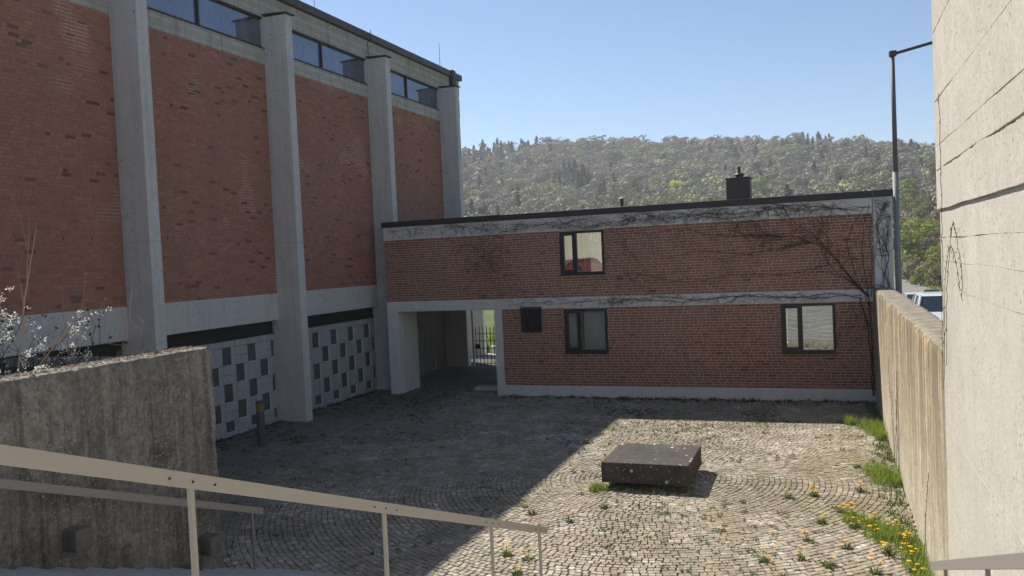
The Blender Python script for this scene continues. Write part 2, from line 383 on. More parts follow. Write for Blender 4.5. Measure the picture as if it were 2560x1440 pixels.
def glass(name, refl=.19, tint=(.92,.95,.95), rough=.0):
    g = G(name)
    fr = g.n('Fresnel', {'IOR': 1.5}); f = g.ma('ADD', fr, refl, clamp=True)
    w = g.noise(scale=1.1, detail=1)
    gl = g.n('BsdfGlossy', {'Color': (.92,.95,.97), 'Roughness': rough, 'Normal': g.bump(w, .25, .02)})
    return g.end(g.n('MixShader', {0: f, 1: g.n('BsdfTransparent', {'Color': tint}), 2: gl}))
M['glass'] = glass('window_glass'); M['glass_clear'] = glass('clear_window_glass', .07, (.97,.98,.98))
def film_glass():
    g = G('dusty_clerestory_glass'); P = g.pos()
    st = g.noise(g.sc(P, (1., 2.2, .5)), 1.2, 5, .55); blot = g.noise(scale=.5, detail=3)
    c = g.mix(g.ramp(st, [(.35, 0.), (.7, 1.)]), (.06,.075,.10), (.12,.14,.17))
    d = g.n('BsdfDiffuse', {'Color': c})
    gl = g.n('BsdfGlossy', {'Color': (.62,.68,.78), 'Roughness': .035, 'Normal': g.bump(blot, .1, .02)})
    return g.end(g.n('MixShader', {0: .30, 1: d, 2: gl}))
M['clerestory'] = film_glass()
def paint(name, c, coat=.6):
    g = G(name)
    b = g.n('BsdfPrincipled', {'Base Color': c, 'Roughness': .35, 'Coat Weight': coat, 'Coat Roughness': .05})
    return g.end(b)
M['car_white'] = paint('white_car_paint', (.62,.64,.66)); M['car_black'] = paint('black_car_paint', (.02,.022,.026)); M['car_red'] = paint('red_car_paint', (.45,.02,.025)); M['car_dark'] = paint('dark_car_paint', (.05,.05,.055))
M['car_glass'] = paint('car_glass', (.012,.02,.035), 1.); M['tyre'] = plain('tyre', (.02,.02,.02), .9); M['rim'] = plain('alloy_rim', (.4,.41,.42), .35, .8)
M['lamp_clear'] = paint('headlight', (.62,.62,.60), 1.); M['lamp_red'] = paint('tail_light', (.40,.015,.02), 1.); M['plate'] = plain('number_plate', (.66,.66,.64), .5)
def soil_mat(name, a, b, c3, s=1.2):
    g = G(name); n = g.noise(scale=s, detail=7, rough=.7); f = g.noise(scale=70., detail=4)
    c = g.ramp(n, [(.35, a), (.52, b), (.68, c3)])
    return g.end(g.pbr(g.mix(.5, c, g.ramp(f, [(.3, .2), (.7, .75)]), 'OVERLAY'), .98, .1, g.bump(f, .7, .01)))
M['joint'] = soil_mat('mossy_joint_soil', (.06,.045,.025), (.105,.082,.042), (.085,.09,.028), 1.1)
M['soil'] = soil_mat('planter_soil', (.03,.024,.018), (.05,.038,.026), (.06,.055,.03))
M['meadow'] = soil_mat('meadow', (.07,.10,.025), (.10,.13,.035), (.13,.14,.05), .12)
M['forest_floor'] = soil_mat('leaf_litter', (.085,.065,.05), (.12,.095,.07), (.09,.085,.05), .06)
def cobble_mat():
    g = G('granite_cobble'); r = rand01(g); P = g.pos()
    c = g.ramp(r, [(0., (0.303,0.274,0.225)), (.18, (0.363,0.326,0.269)), (.36, (0.327,0.285,0.225)), (.52, (0.411,0.367,0.297)), (.66, (0.267,0.244,0.213)), (.78, (0.460,0.407,0.337)), (.87, (0.363,0.291,0.208)), (.93, (0.557,0.501,0.427)), (.975, (0.460,0.326,0.225))], 'CONSTANT')
    n = g.noise(scale=55., detail=5, rough=.7)
    c = g.mix(.4, c, g.ramp(n, [(.3, .3), (.7, .72)]), 'OVERLAY')
    m = g.noise(scale=.42, detail=6, rough=.62); m2 = g.noise(scale=3.3, detail=6, rough=.7)
    mask = g.ma('MULTIPLY', g.ramp(m, [(.42, 0.), (.58, 1.)]), g.ramp(m2, [(.38, .25), (.56, 1.)]))
    c = g.mix(g.ma('MULTIPLY', mask, .62), c, (.14,.13,.065))
    d = g.noise(scale=.9, detail=5, rough=.6)
    c = g.mix(g.ma('MULTIPLY', g.ramp(d, [(.46, 0.), (.62, 1.)]), .45), c, (.17,.125,.075))
    b3 = g.noise(scale=1.6, detail=7, rough=.72, dist=.6)
    c = g.mix(g.ma('MULTIPLY', g.ramp(b3, [(.47, 0.), (.6, 1.)]), .42), c, (.14,.12,.075))
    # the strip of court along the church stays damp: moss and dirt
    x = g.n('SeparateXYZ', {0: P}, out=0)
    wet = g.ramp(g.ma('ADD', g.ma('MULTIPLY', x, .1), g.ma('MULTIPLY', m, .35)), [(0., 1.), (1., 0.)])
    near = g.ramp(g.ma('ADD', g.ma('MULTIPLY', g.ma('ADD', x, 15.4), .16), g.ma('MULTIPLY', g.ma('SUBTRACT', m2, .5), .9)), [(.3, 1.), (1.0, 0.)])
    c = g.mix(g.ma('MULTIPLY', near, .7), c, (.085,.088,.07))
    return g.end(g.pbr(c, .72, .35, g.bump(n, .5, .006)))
M['cobble'] = cobble_mat()

# ------------------------------------------------------------------ terrain, road
YB = 25.6                                   # annex front
def zroad(y): return max(2.6 - .05*y, -3.2)
AZ = [-34, -26, -24.5, -22, -18, -14, -10, -6, -2, 2, 5, 8, 14]
EL = [5.6, 6.3, 6.6, 6.9, 7.0, 6.85, 6.55, 6.3, 6.05, 5.5, 4.85, 4.2, 3.6]
def hill_z(r, az):
    el = np.interp(az, AZ, EL); r0 = np.interp(az, [-30, -5, 8], [290, 260, 200]); r1 = np.interp(az, [-30, -5, 8], [720, 720, 600])
    top = 4.5 + r1*np.tan(np.radians(el)) + 3.2
    t = np.clip((r-r0)/(r1-r0), 0, 1); s = t*(.55+.45*t)*(1.12-.12*t)
    z = -3.2 + top*np.where(t < 1, s, 1.0) - np.where(r > r1, (r-r1)*.06, 0)
    z = z + np.where(t > 0.05, 9.0*(np.sin(az*.9+r*.012)*np.sin(r*.017+1.3)*t*(1-t)*2.2), 0)
    return z
def ground_z(x, y):
    zr = max(2.6-.05*y, -3.2) if y > -40 else 2.6
    if x < 1.45: z = min(-.09, zr) if y > 1.9 else 2.86
    else: z = min(zr-.06, 2.8)
    r = math.hypot(x, y)
    if y > 0 and r > 150:
        az = math.degrees(math.atan2(x, y))
        z = max(z, float(hill_z(r, az)))
    return z
xs = sorted(set([-900,-700,-500,-400] + list(range(-330, -40, 15)) + list(range(-40, 40, 5)) + list(range(45, 240, 15)) + [300,400,600,900] + [1.3, 1.6]))
ys = sorted(set([-400,-200,-100,-60,-40] + list(range(-30, 60, 5)) + list(range(60, 960, 15)) + [1000, 1200, 1500] + [1.8, 2.0]))
V = [(x, y, ground_z(x, y)) for x in xs for y in ys]; ny = len(ys)
Q = [(i*ny+j, (i+1)*ny+j, (i+1)*ny+j+1, i*ny+j+1) for i in range(len(xs)-1) for j in range(ny-1)]
gm = G('ground_cover'); Pg = gm.pos(); rr = gm.n('VectorMath', {0: Pg}, out='Value', operation='LENGTH')
cg = gm.mix(gm.ramp(gm.ma('DIVIDE', rr, 400.), [(.5, 0.), (.66, 1.)]), gm.ramp(gm.noise(scale=.12, detail=7), [(.35, (.07,.10,.025)), (.65, (.13,.145,.05))]), gm.ramp(gm.noise(scale=.05, detail=7), [(.35, (.07,.055,.042)), (.65, (.12,.10,.07))]))
M['ground'] = gm.end(gm.pbr(cg, .97, .1, gm.bump(gm.noise(scale=9.), .4, .1)))
tag(link('terrain', np_mesh('terrain', V, Q, M['ground'])), 'grassy ground and wooded hillside behind the buildings', kind='structure')
# road going down and away on the right
mb = MB(); cen = [(-30, 5.2), (0, 5.0), (31, 5.4), (67, 6.6), (107, 9.0), (130, 10.6), (155, 12.2), (185, 12.5), (230, 9.0), (280, 0.0)]
def road_x(y): return float(np.interp(y, [c[0] for c in cen], [c[1] for c in cen]))
rp = list(range(-30, 285, 5))
for a, b in zip(rp[:-1], rp[1:]):
    mb.quad((road_x(a)-3.3, a, zroad(a)+.03), (road_x(a)+3.6, a, zroad(a)+.03), (road_x(b)+3.6, b, zroad(b)+.03), (road_x(b)-3.3, b, zroad(b)+.03))
tag(mb.build('road', M['asphalt']), kind='structure')
# upper terrace where the photographer stands, and the stair down to the court
mb = MB(); mb.box(-60, 1.15, -60, 2.0, 2.2, 2.96)
tag(mb.build('upper_terrace', M['stair']), kind='structure')

# ------------------------------------------------------------------ courtyard: cobbles laid in rings round the slab
CX, CY = -3.36, 16.45
def in_court(x, y):
    a = (x > -7.72) & (x < 1.2) & (y > 9.98) & (y < YB)
    b = (x > -15.4) & (x <= -7.72) & (y > 9.2) & (y < YB)
    c = (x > -15.4) & (x < -10.38) & (y >= YB) & (y < 37)
    return a | b | c
mb = MB(); mb.box(-15.6, 1.3, 4.0, 37.5, -.4, -.012)
court = tag(mb.build('courtyard', M['joint']), kind='structure')
st = []
k = 0; r = .15
while r < 22:
    n = max(6, int(round(2*math.pi*r/.103)))
    ph = rng.random()*6.28; a = ph + (np.arange(n) + (rng.random(n)-.5)*.22)*2*math.pi/n
    rad = r + (rng.random(n)-.5)*.012 + .05*np.sin(3*a+r*.25)*min(1, r/5)
    st.append(np.stack([rad*np.cos(a), rad*np.sin(a), a, np.full(n, 2*math.pi*r/n)], 1)); r += .1
st = np.concatenate(st); px = CX+st[:,0]; py = CY+st[:,1]; ok = in_court(px, py); st = st[ok]; px = px[ok]; py = py[ok]
sx = (.090 + (rng.random(len(st))-.5)*.014)*.5; sy = (st[:,3]-.011 + (rng.random(len(st))-.5)*.012)*.5
rot = st[:,2] + (rng.random(len(st))-.5)*.12; zz = (rng.random(len(st))-.5)*.010 + (vnoise(np.stack([px*.6, py*.6, px*0], 1))-.5)*.03
dist = np.hypot(px, py)
big = np.where(np.array([in_view((x, y, 0), -10) for x, y in zip(px, py)]), dist, 1e9)
near_idx = set(np.argsort(big)[:300].tolist())
def stone_arrays(px, py, zz, sx, sy, rot, seed):
    rg = np.random.default_rng(seed); n = len(px)
    cor = np.array([(-1,-1),(1,-1),(1,1),(-1,1)], float)
    jit = (rg.random((n,4,2))-.5)*.22
    base = (cor[None]+jit)*np.stack([sx, sy], 1)[:, None, :]
    c, s = np.cos(rot)[:, None], np.sin(rot)[:, None]
    def place(sc, z):
        q = base*sc; x = q[...,0]*c - q[...,1]*s + px[:,None]; y = q[...,0]*s + q[...,1]*c + py[:,None]
        return np.stack([x, y, np.broadcast_to(z, x.shape)], -1)
    tilt = (rg.random((n,4))-.5)*.006
    V = np.concatenate([place(1., -.04*np.ones((n,1))), place(1., zz[:,None]-.006+tilt), place(.87, zz[:,None]+.003+tilt)], 1)   # n,12,3
    f = [(a, (a+1)%4, 4+(a+1)%4, 4+a) for a in range(4)] + [(4+a, 4+(a+1)%4, 8+(a+1)%4, 8+a) for a in range(4)] + [(8,9,10,11)]
    Qf = (np.arange(n)*12)[:,None,None] + np.array(f)[None]
    return V.reshape(-1,3), Qf.reshape(-1,4)
rest = np.array([i for i in range(len(px)) if i not in near_idx])
Vc, Qc = stone_arrays(px[rest], py[rest], zz[rest], sx[rest], sy[rest], rot[rest], 1)
tag(link('cobbles', np_mesh('cobbles', Vc, Qc, M['cobble']), court), kind='stuff')
var = []
for k in range(8):
    Vs, Qs = stone_arrays(np.zeros(1), np.zeros(1), np.zeros(1), np.array([.044]), np.array([.0445]), np.zeros(1), 50+k)
    var.append(np_mesh('cobble', Vs, Qs, M['cobble']))
for i in sorted(near_idx):
    o = link('cobble', var[i % 8], court, loc=(px[i], py[i], zz[i]), rot=(0, 0, rot[i]))
    o.scale = (sx[i]/.044, sy[i]/.0445, 1)

# ------------------------------------------------------------------ stair with its rails
stairs = empty('stairs', (-3.2, 6.0, 0), 'wide grey concrete stair going down into the courtyard', 'stairs')
NS = 20; RI = .148; TR = .40
for k in range(NS):
    y1 = 10.0 - k*TR
    mb = MB(); mb.cbox(-7.69, 1.14, y1-TR-.03, y1, k*RI-.25, (k+1)*RI, .008); mb.build('step', M['stair'], stairs)
def railing(name, label, X, y_end, z_end, y_start, posts, mat, post_r, rects=True, tint=None):
    rt = empty(name, (X, y_end, max(0, .37*(10-y_end))), label, 'railing', 'stair handrails')
    sl = .37; zs = z_end + sl*(y_end-y_start)
    h = .092; t = .02; mb = MB()
    pr = [(-t,-h),(t,-h),(t,0),(-t,0)]
    vs = [(X+a, y_start, zs+b) for a, b in pr] + [(X+a, y_end, z_end+b) for a, b in pr]
    mb.add(vs, [(0,1,2,3),(7,6,5,4),(0,4,5,1),(1,5,6,2),(2,6,7,3),(3,7,4,0)]); mb.build('handrail', mat, rt)
    for y in posts:
        zt = z_end + sl*(y_end-y) - h - .002; zb = max(0., RI*math.ceil((10.0-y)/TR)) if y < 10 else 0.
        mb = MB(); mb.tube([(X, y, zb-.02), (X, y, zt+.015)], post_r, 8); mb.build('post', mat, rt)
        if X < -3 and X > -4:
            for dy in (-.18, 0, .18):
                zc = z_end + sl*(y_end-y-dy) - .05
                mb = MB(); mb.tube([(X+t, y+dy, zc), (X+t+.006, y+dy, zc)], .008, 8); mb.build('screw', M['screw'], rt)
    return rt
railing('stair_railing', 'beige flat bar railing standing free in the middle of the stair', -3.5, 10.1, 1.02, 1.6, [9.83, 8.28, 6.01, 3.82, 2.1], M['rail'], .021)
railing('stair_railing', 'brownish railing along the dark retaining wall on the left', -7.42, 9.44, 1.22, 1.6, [9.22, 2.4], M['rail_dark'], .018)
railing('stair_railing', 'grey railing end against the pale concrete wall at lower right', 1.0, 10.2, .92, 1.6, [9.0, 6.6, 4.2, 2.0], M['rail_dark'], .018)

# ------------------------------------------------------------------ brick laying
def lay(u0, u1, z0, z1, holes, seed, wild=.28):
    rg = np.random.default_rng(seed); nc = max(1, int(round((z1-z0)/.0833))); ch = (z1-z0)/nc; out = []
    for c in range(nc):
        za, zb = z0+c*ch+.005, z0+(c+1)*ch-.005; u = u0 - rg.random()*.24 + .01
        while u < u1:
            L = .115 if rg.random() < wild else .24
            a, b = u, u+L; u += L+.010
            segs = [(a, b)]
            for (h0, h1, k0, k1) in holes:
                if zb > k0 and za < k1:
                    ns = []
                    for (p, q) in segs:
                        if q <= h0 or p >= h1: ns.append((p, q))
                        else:
                            if p < h0: ns.append((p, h0))
                            if q > h1: ns.append((h1, q))
                    segs = ns
            for (p, q) in segs:
                p = max(p, u0+.004); q = min(q, u1-.004)
                if q-p > .03: out.append((p, q, za, zb, L == .24 and abs(q-p-L) < 1e-6))
    return out, ch
def bricks(parent, sets, axis, plane, sign, mat, depth=.05, nparts=300, vis=lambda p: True):
    """sets: list of (p,q,za,zb,full). axis 'x': wall lies in the plane X=plane, bricks run along Y"""
    A = np.array([s[:4] for s in sets]); full = np.array([s[4] for s in sets]); n = len(A)
    off = (rng.random(n)-.5)*.004
    cen = np.stack([np.full(n, plane), (A[:,0]+A[:,1])/2, (A[:,2]+A[:,3])/2], 1) if axis == 'x' else np.stack([(A[:,0]+A[:,1])/2, np.full(n, plane), (A[:,2]+A[:,3])/2], 1)
    d = np.linalg.norm(cen-np.array(CAM), axis=1)
    key = np.array([d[i] if (full[i] and in_view(cen[i], -6) and vis(cen[i])) else 1e9 for i in range(n)])
    order = np.argsort(key)[:nparts]; order = [i for i in order if key[i] < 1e8]; chosen = set(order)
    f = np.array([(0,1,2,3),(0,4,5,1),(1,5,6,2),(2,6,7,3),(3,7,4,0)])
    def arr(p, q, za, zb, o):
        e = .003
        fr = np.stack([np.stack([p+e, za+e], -1), np.stack([q-e, za+e], -1), np.stack([q-e, zb-e], -1), np.stack([p+e, zb-e], -1)], 1)
        bk = np.stack([np.stack([p, za], -1), np.stack([q, za], -1), np.stack([q, zb], -1), np.stack([p, zb], -1)], 1)
        N = len(p); W = np.zeros((N, 8, 3)); ui, ni = (1, 0) if axis == 'x' else (0, 1)
        W[:,:4,ui] = fr[...,0]; W[:,:4,2] = fr[...,1]; W[:,4:,ui] = bk[...,0]; W[:,4:,2] = bk[...,1]
        W[:,:4,ni] = plane*0 + (o*sign)[:,None]; W[:,4:,ni] = (-sign*depth*.2)
        return W
    rest = np.array([i for i in range(n) if i not in chosen])
    W = arr(A[rest,0], A[rest,1], A[rest,2], A[rest,3], off[rest]); ni = 0 if axis == 'x' else 1; W[...,ni] += plane
    flip = (axis == 'x') == (sign > 0)
    ff = f if flip else f[:, ::-1]
    if axis == 'y': ff = f if sign < 0 else f[:, ::-1]
    Qb = (np.arange(len(rest))*8)[:,None,None] + ff[None]
    tag(link('bricks', np_mesh('bricks', W.reshape(-1,3), Qb.reshape(-1,4), mat), parent), kind='stuff')
    if order:
        h = A[order[0],3]-A[order[0],2]
        W = arr(np.array([-.12]), np.array([.12]), np.array([-h/2]), np.array([h/2]), np.zeros(1))
        me = np_mesh('brick', W.reshape(-1,3), ff, mat)
        for i in order:
            c = cen[i].copy(); c[ni] += off[i]*sign; link('brick', me, parent, loc=tuple(c))
def wall_with_holes(mb, u0, u1, z0, z1, holes, axis, p0, p1):
    us = sorted(set([u0, u1] + [h for q in holes for h in q[:2] if u0 < h < u1])); zs = sorted(set([z0, z1] + [h for q in holes for h in q[2:] if z0 < h < z1]))
    for a, b in zip(us[:-1], us[1:]):
        for c, d in zip(zs[:-1], zs[1:]):
            m = ((a+b)/2, (c+d)/2)
            if any(h[0] < m[0] < h[1] and h[2] < m[1] < h[3] for h in holes): continue
            if axis == 'x': mb.box(p0, p1, a, b, c, d)
            else: mb.box(a, b, p0, p1, c, d)

# ------------------------------------------------------------------ church (left)
XW = -15.22; XL = -15.42; XP = -14.42
church = empty('brick_church', (-18, 18, 0), 'tall red brick church with grey concrete pilasters and a band of high windows', 'church')
PIL = [(8.95, 9.27), (14.93, 15.28), (20.60, 20.92), (26.47, 26.80), (32.45, 32.78)]
for (a, b) in PIL:
    mb = MB(); mb.cbox(XW-.35, XP, a, b, -.1, 5.28, .016); mb.cbox(XW-.35, XP-.004, a+.003, b-.003, 5.281, 11.90, .016); p = mb.build('pilaster', M['concrete'], church)
    mb = MB(); mb.add([(XW-.02, a-.05, 11.95), (XP+.07, a-.05, 11.905), (XP+.07, b+.05, 11.905), (XW-.02, b+.05, 11.95), (XW-.02, a-.05, 11.985), (XP+.07, a-.05, 11.94), (XP+.07, b+.05, 11.94), (XW-.02, b+.05, 11.985)], [(0,3,2,1),(4,5,6,7),(0,1,5,4),(1,2,6,5),(2,3,7,6),(3,0,4,7)])
    mb.build('cap_flashing', M['bronze_metal'], p)
BAYS = [(2.3, 8.95), (9.27, 14.93), (15.28, 20.60), (20.92, 26.47), (26.80, 32.45), (32.78, 34.55)]
sets = []
for i, (a, b) in enumerate(BAYS):
    s_, _ = lay(a, b, 3.81, 10.52, [], 100+i, .25); sets += s_
    mb = MB(); mb.box(XW-.35, XW-.006, a, b, 3.80, 10.53); mb.build('wall', M['church_mortar'], church)
    mb = MB(); mb.cbox(XW-.35, XW+.012, a+.003, b-.003, 3.02, 3.81, .012); mb.build('lower_beam', M['concrete'], church)
    mb = MB(); mb.cbox(XW-.35, XW+.012, a+.003, b-.003, 10.52, 10.98, .012); mb.build('sill_beam', M['concrete_top'], church)
    # high window: two panes with a mullion and dark frame
    if i < 5:
        m = (a+b)/2; w = empty('clerestory_window', (XW-.1, m, 10.98)); w.parent = church; w.location = Vector((XW-.1, m, 10.98)) - church.location
        mb = MB(); mb.box(XW-.16, XW-.02, a+.003, b-.003, 10.982, 11.04); mb.box(XW-.16, XW-.02, a+.003, b-.003, 11.85, 11.898); mb.box(XW-.16, XW-.03, m-.03, m+.03, 11.04, 11.85); mb.build('frame', M['dark_metal'], w)
        for (c, d) in ((a+.003, m-.03), (m+.03, b-.003)):
            mb = MB(); mb.box(XW-.12, XW-.09, c, d, 11.04, 11.85); mb.build('pane', M['clerestory'], w)
        mb = MB(); mb.box(XW-.3, XW+.04, a+.004, b-.004, 10.978, 10.99); mb.build('sill', M['bronze_metal'], w)
mb = MB(); mb.cbox(XW-.35, XW+.01, 32.783, 34.55, 10.98, 11.9, .012); mb.build('corner_panel', M['concrete'], church)
mb = MB(); mb.box(XW-.2, XW+.05, 34.05, 34.5, 10.95, 11.75); mb.build('corner_window', M['clerestory'], church)
mb = MB(); mb.cbox(XW-.4, XW+.02, 2.3, 34.6, 11.90, 12.60, .012); mb.build('roof_beam', M['concrete_top'], church)
mb = MB(); mb.cbox(-40, -15.08, 2.15, 34.72, 12.60, 12.85, .012); mb.build('roof_edge', M['bronze_metal'], church)
mb = MB(); mb.box(-40, XW-.36, 2.3, 34.5, -.1, 12.6); mb.build('core', M['dark_gap'], church)
mb = MB(); mb.cbox(-15.2, -15.02, 33.55, 33.9, 12.0, 12.9, .02); mb.build('rainwater_box', M['dark_metal'], church)
for (y, h) in ((24.4, 1.1), (34.2, 1.45)):
    mb = MB(); mb.tube([(-15.9, y, 12.84), (-15.9, y, 12.85+h)], .012, 5); mb.build('lightning_rod', M['galv'], church)
mb = MB(); mb.tube([(-15.05, 26.62, 12.95), (-15.05, 26.62, 12.6), (XW+.03, 26.62, 12.55), (XW+.03, 26.62, 12.0)], .012, 5); mb.build('lightning_cable', M['dark_metal'], church)
wm = MB(); wm.box(-.004, .003, -.006, .006, -.055, .055); wme = wm.mesh('weep_slot', M['dark_gap'])
for (a, b) in BAYS[1:5]:
    for zq in (10.46, 5.39):
        y = a+.3
        while y < b-.2: link('weep_slot', wme, church, loc=(XW, y, zq)); y += .75
bricks(church, sets, 'x', XW, 1, M['church_brick'], vis=lambda p: p[2] > 4.3)
# lower wall of pale blocks with a chequer of recessed panels, under a dark strip
mb = MB(); mb.box(XL-.2, XL-.06, 9.27, 34.5, -.1, 3.0); mb.build('block_backing', M['recess'], church)
mb = MB(); mb.box(XL-.05, XL-.03, 9.3, 34.4, 2.66, 3.02); mb.build('dark_strip', M['dark_gap'], church)
mb = MB(); mb.cbox(XL-.05, XL+.03, 9.3, 34.4, 2.625, 2.66, .004); mb.build('strip_ledge', M['dark_metal'], church)
rows = [(-.1, .10), (.10, .405), (.405, .915), (.915, 1.425), (1.425, 1.93), (1.93, 2.435), (2.435, 2.622)]
jn = .004
ks = range(-16, 32)
for k in ks:
    y0 = 18.32 + .53*k; y1 = y0+.40; y2 = y0+.53
    if y0 < 9.4 or y2 > 34.3: continue
    hide = y2 < 17.0
    for ri, (z0, z1) in enumerate(rows):
        opening = ri in (1, 3, 5) if k % 2 == 0 else ri in (2, 4)
        if y0 > 27.2: opening = opening and (k*7+ri*3) % 9 == 0
        def blk(a, b, c, d, push=0.):
            if hide and (d < 2.0): pass
            m_ = MB(); q = random.uniform(-.004, .004)+push; m_.cbox(XL-.07, XL+q, a+jn, b-jn, c+jn, d-jn, .006); m_.build('block', M['passage'] if a > 27.1 else M['block'], church)  # blocks inside the passage get the copy with shade in its colour
        if ri == 0: blk(y0, y2, z0, z1); continue
        if ri == 6:
            if k % 2: blk(y0, y1, z0, z1, .012); blk(y1, y2, z0, z1)
            else: blk(y0, y2, z0, z1)
            continue
        if opening:
            blk(y1, y2, z0, z1)
            m_ = MB(); m_.box(XL-.062, XL-.045, y0+.001, y1-.001, z0+.001, z1-.001); rp_ = m_.build('recess_panel', M['recess'], church)
            m_ = MB(); e_ = .011; m_.box(XL-.044, XL-.006, y1-e_, y1-.001, z0+.002, z1-.002); m_.box(XL-.044, XL-.006, y0+.001, y1-e_-.001, z0+.002, z0+e_); m_.build('lit_edge_strips', M['white'], rp_)  # white strips paint the light on the right and bottom reveal edges
        else:
            h = (k*5+ri*3) % 3
            if h == 0: m = z0+(z1-z0)*.5; blk(y0, y2, z0, m); blk(y0, y2, m, z1)
            elif h == 1: m = y0+.24; blk(y0, m, z0, z1); blk(m, y2, z0, z1)
            else: m = z0+(z1-z0)*.5; blk(y0, y0+.26, z0, m); blk(y0+.26, y2, z0, m); blk(y0, y2, m, z1)

# ------------------------------------------------------------------ annex over the passage (back)
annex = empty('brick_annex', (-6, YB, 0), 'two storey red brick annex with flat roof, passage and bare creepers', 'building')
WIN = [(-7.98, -6.53, 3.93, 5.31), (-7.93, -6.52, 1.44, 2.83), (-1.29, .19, 1.41, 2.84)]
holes = WIN
mb = MB(); wall_with_holes(mb, -10.08, 1.25, .35, 2.86, holes, 'y', YB+.006, YB+.3); mb.build('lower_wall', M['annex_mortar'], annex)
mb = MB(); wall_with_holes(mb, -14.33, 1.25, 3.21, 5.34, holes, 'y', YB+.006, YB+.3); mb.build('upper_wall', M['annex_mortar'], annex)
s1, _ = lay(-10.08, 1.25, .35, 2.86, holes, 5, .3); s2, _ = lay(-14.35, 1.25, 3.21, 5.34, holes, 6, .3)
bricks(annex, s1+s2, 'y', YB, -1, M['annex_brick'])
mb = MB(); mb.cbox(-10.085, 1.2, YB-.03, YB+.3, -.15, .35, .01); mb.build('plinth', M['band'], annex)
mb = MB(); mb.cbox(-14.37, 1.247, YB-.02, YB+.32, 2.86, 3.21, .01); mb.build('middle_band', M['band'], annex)
mb = MB(); mb.cbox(-14.37, 1.247, YB-.02, YB+.32, 5.34, 5.79, .01); mb.build('top_band', M['band'], annex)
mb = MB(); mb.cbox(1.25, 1.75, YB-.024, YB+.4, -.15, 5.79, .01); mb.build('corner_column', M['band'], annex)
mb = MB(); mb.cbox(-14.37, -13.96, YB-.017, YB+1.43, -.1, 2.858, .012); mb.build('passage_pillar', M['band'], annex)
mb = MB(); mb.cbox(-10.36, -10.09, YB-.022, YB+.5, -.1, 2.857, .01); mb.build('passage_pillar', M['band'], annex)
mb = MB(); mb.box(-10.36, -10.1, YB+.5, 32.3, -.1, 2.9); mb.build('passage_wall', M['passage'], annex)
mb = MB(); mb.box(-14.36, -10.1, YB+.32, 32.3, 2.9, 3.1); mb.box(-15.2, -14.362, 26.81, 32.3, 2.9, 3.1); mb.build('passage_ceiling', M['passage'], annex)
mb = MB(); mb.box(-15.2, -14.37, 26.85, 32.3, 5.6, 5.9); mb.build('roof_joint', M['dark_metal'], annex)
mb = MB(); mb.box(-14.35, -14.1, YB+.32, 32.3, 3.1, 5.78); mb.build('side_wall', M['concrete'], annex)
mb = MB(); mb.box(1.45, 1.74, YB+.4, 32.3, -.1, 5.78); mb.build('side_wall', M['band'], annex)
mb = MB(); wall_with_holes(mb, -14.1, 1.45, 3.1, 5.78, [(-9.2, -5.0, 3.9, 5.4), (-2.5, 1.0, 3.9, 5.4)], 'y', 32.0, 32.3); wall_with_holes(mb, -10.1, 1.45, -.1, 3.1, [(-9.0, -5.2, 1.0, 2.7), (-3.0, 1.0, 1.0, 2.7)], 'y', 32.0, 32.3); mb.build('rear_wall', M['room'], annex)
mb = MB(); mb.box(-10.1, 1.45, YB+.3, 32.0, 2.88, 3.12); mb.build('floor_slab', M['room'], annex)
mb = MB(); mb.box(-10.1, -10.0, YB+.3, 32.0, 3.12, 5.7); mb.box(-4.6, -4.5, YB+.3, 32.0, -.1, 2.88); mb.box(-4.6, -4.5, YB+.3, 32.0, 3.12, 5.7); mb.build('partition', M['warm_wall'], annex)
mb = MB(); mb.box(-14.1, 1.45, YB+.3, 32.0, 5.60, 5.80); mb.build('roof', M['dark_gap'], annex)
mb = MB(); mb.box(-10.1, 1.45, YB+.3, 32.0, -.1, .02); mb.build('ground_floor', M['room'], annex)
mb = MB(); mb.cbox(-14.42, 1.79, YB-.06, 32.4, 5.795, 5.98, .008); mb.build('roof_edge', M['dark_metal'], annex)
mb = MB(); mb.box(-14.3, 1.7, YB+.12, 32.2, 5.97, 5.985); mb.build('roof_felt', M['asphalt'], annex)
for i, (x0, x1, z0, z1) in enumerate(WIN):
    w = empty('window', (0, 0, 0)); w.parent = annex; w.location = Vector(((x0+x1)/2, YB, z0)) - annex.location
    yf = YB-.035; yb = YB+.10; t = .075; mx = x0 + (.47 if i < 2 else .50)
    mb = MB(); mb.box(x0, x1, yf, yb, z1-t, z1); mb.box(x0, x1, yf, yb, z0, z0+t); mb.box(x0, x0+t, yf, yb, z0+t, z1-t); mb.box(x1-t, x1, yf, yb, z0+t, z1-t); mb.box(mx-.01, mx+.085, yf, yb, z0+t, z1-t); mb.build('frame', M['black_frame'], w)
    mb = MB(); a, b, c, d, s_ = x0+t+.002, mx-.012, z0+t+.002, z1-t-.002, .055
    mb.box(a, b, yf-.012, yb-.03, d-s_, d); mb.box(a, b, yf-.012, yb-.03, c, c+s_+.02); mb.box(a, a+s_, yf-.012, yb-.03, c+s_+.02, d-s_); mb.box(b-s_*.7, b, yf-.012, yb-.03, c+s_+.02, d-s_); mb.build('casement', M['black_frame'], w)
    mb = MB(); mb.box(a+s_, b-s_*.7, YB+.02, YB+.028, c+s_+.02, d-s_); mb.build('pane', M['glass_clear'] if i == 1 else M['glass'], w)
    mb = MB(); mb.box(mx+.085, x1-t, YB+.02, YB+.028, z0+t, z1-t); mb.build('pane', M['glass_clear'] if i == 1 else M['glass'], w)
    mb = MB(); mb.box(x0-.02, x1+.02, yf-.06, yb, z0-.035, z0-.002); mb.build('sill', M['black_frame'], w)
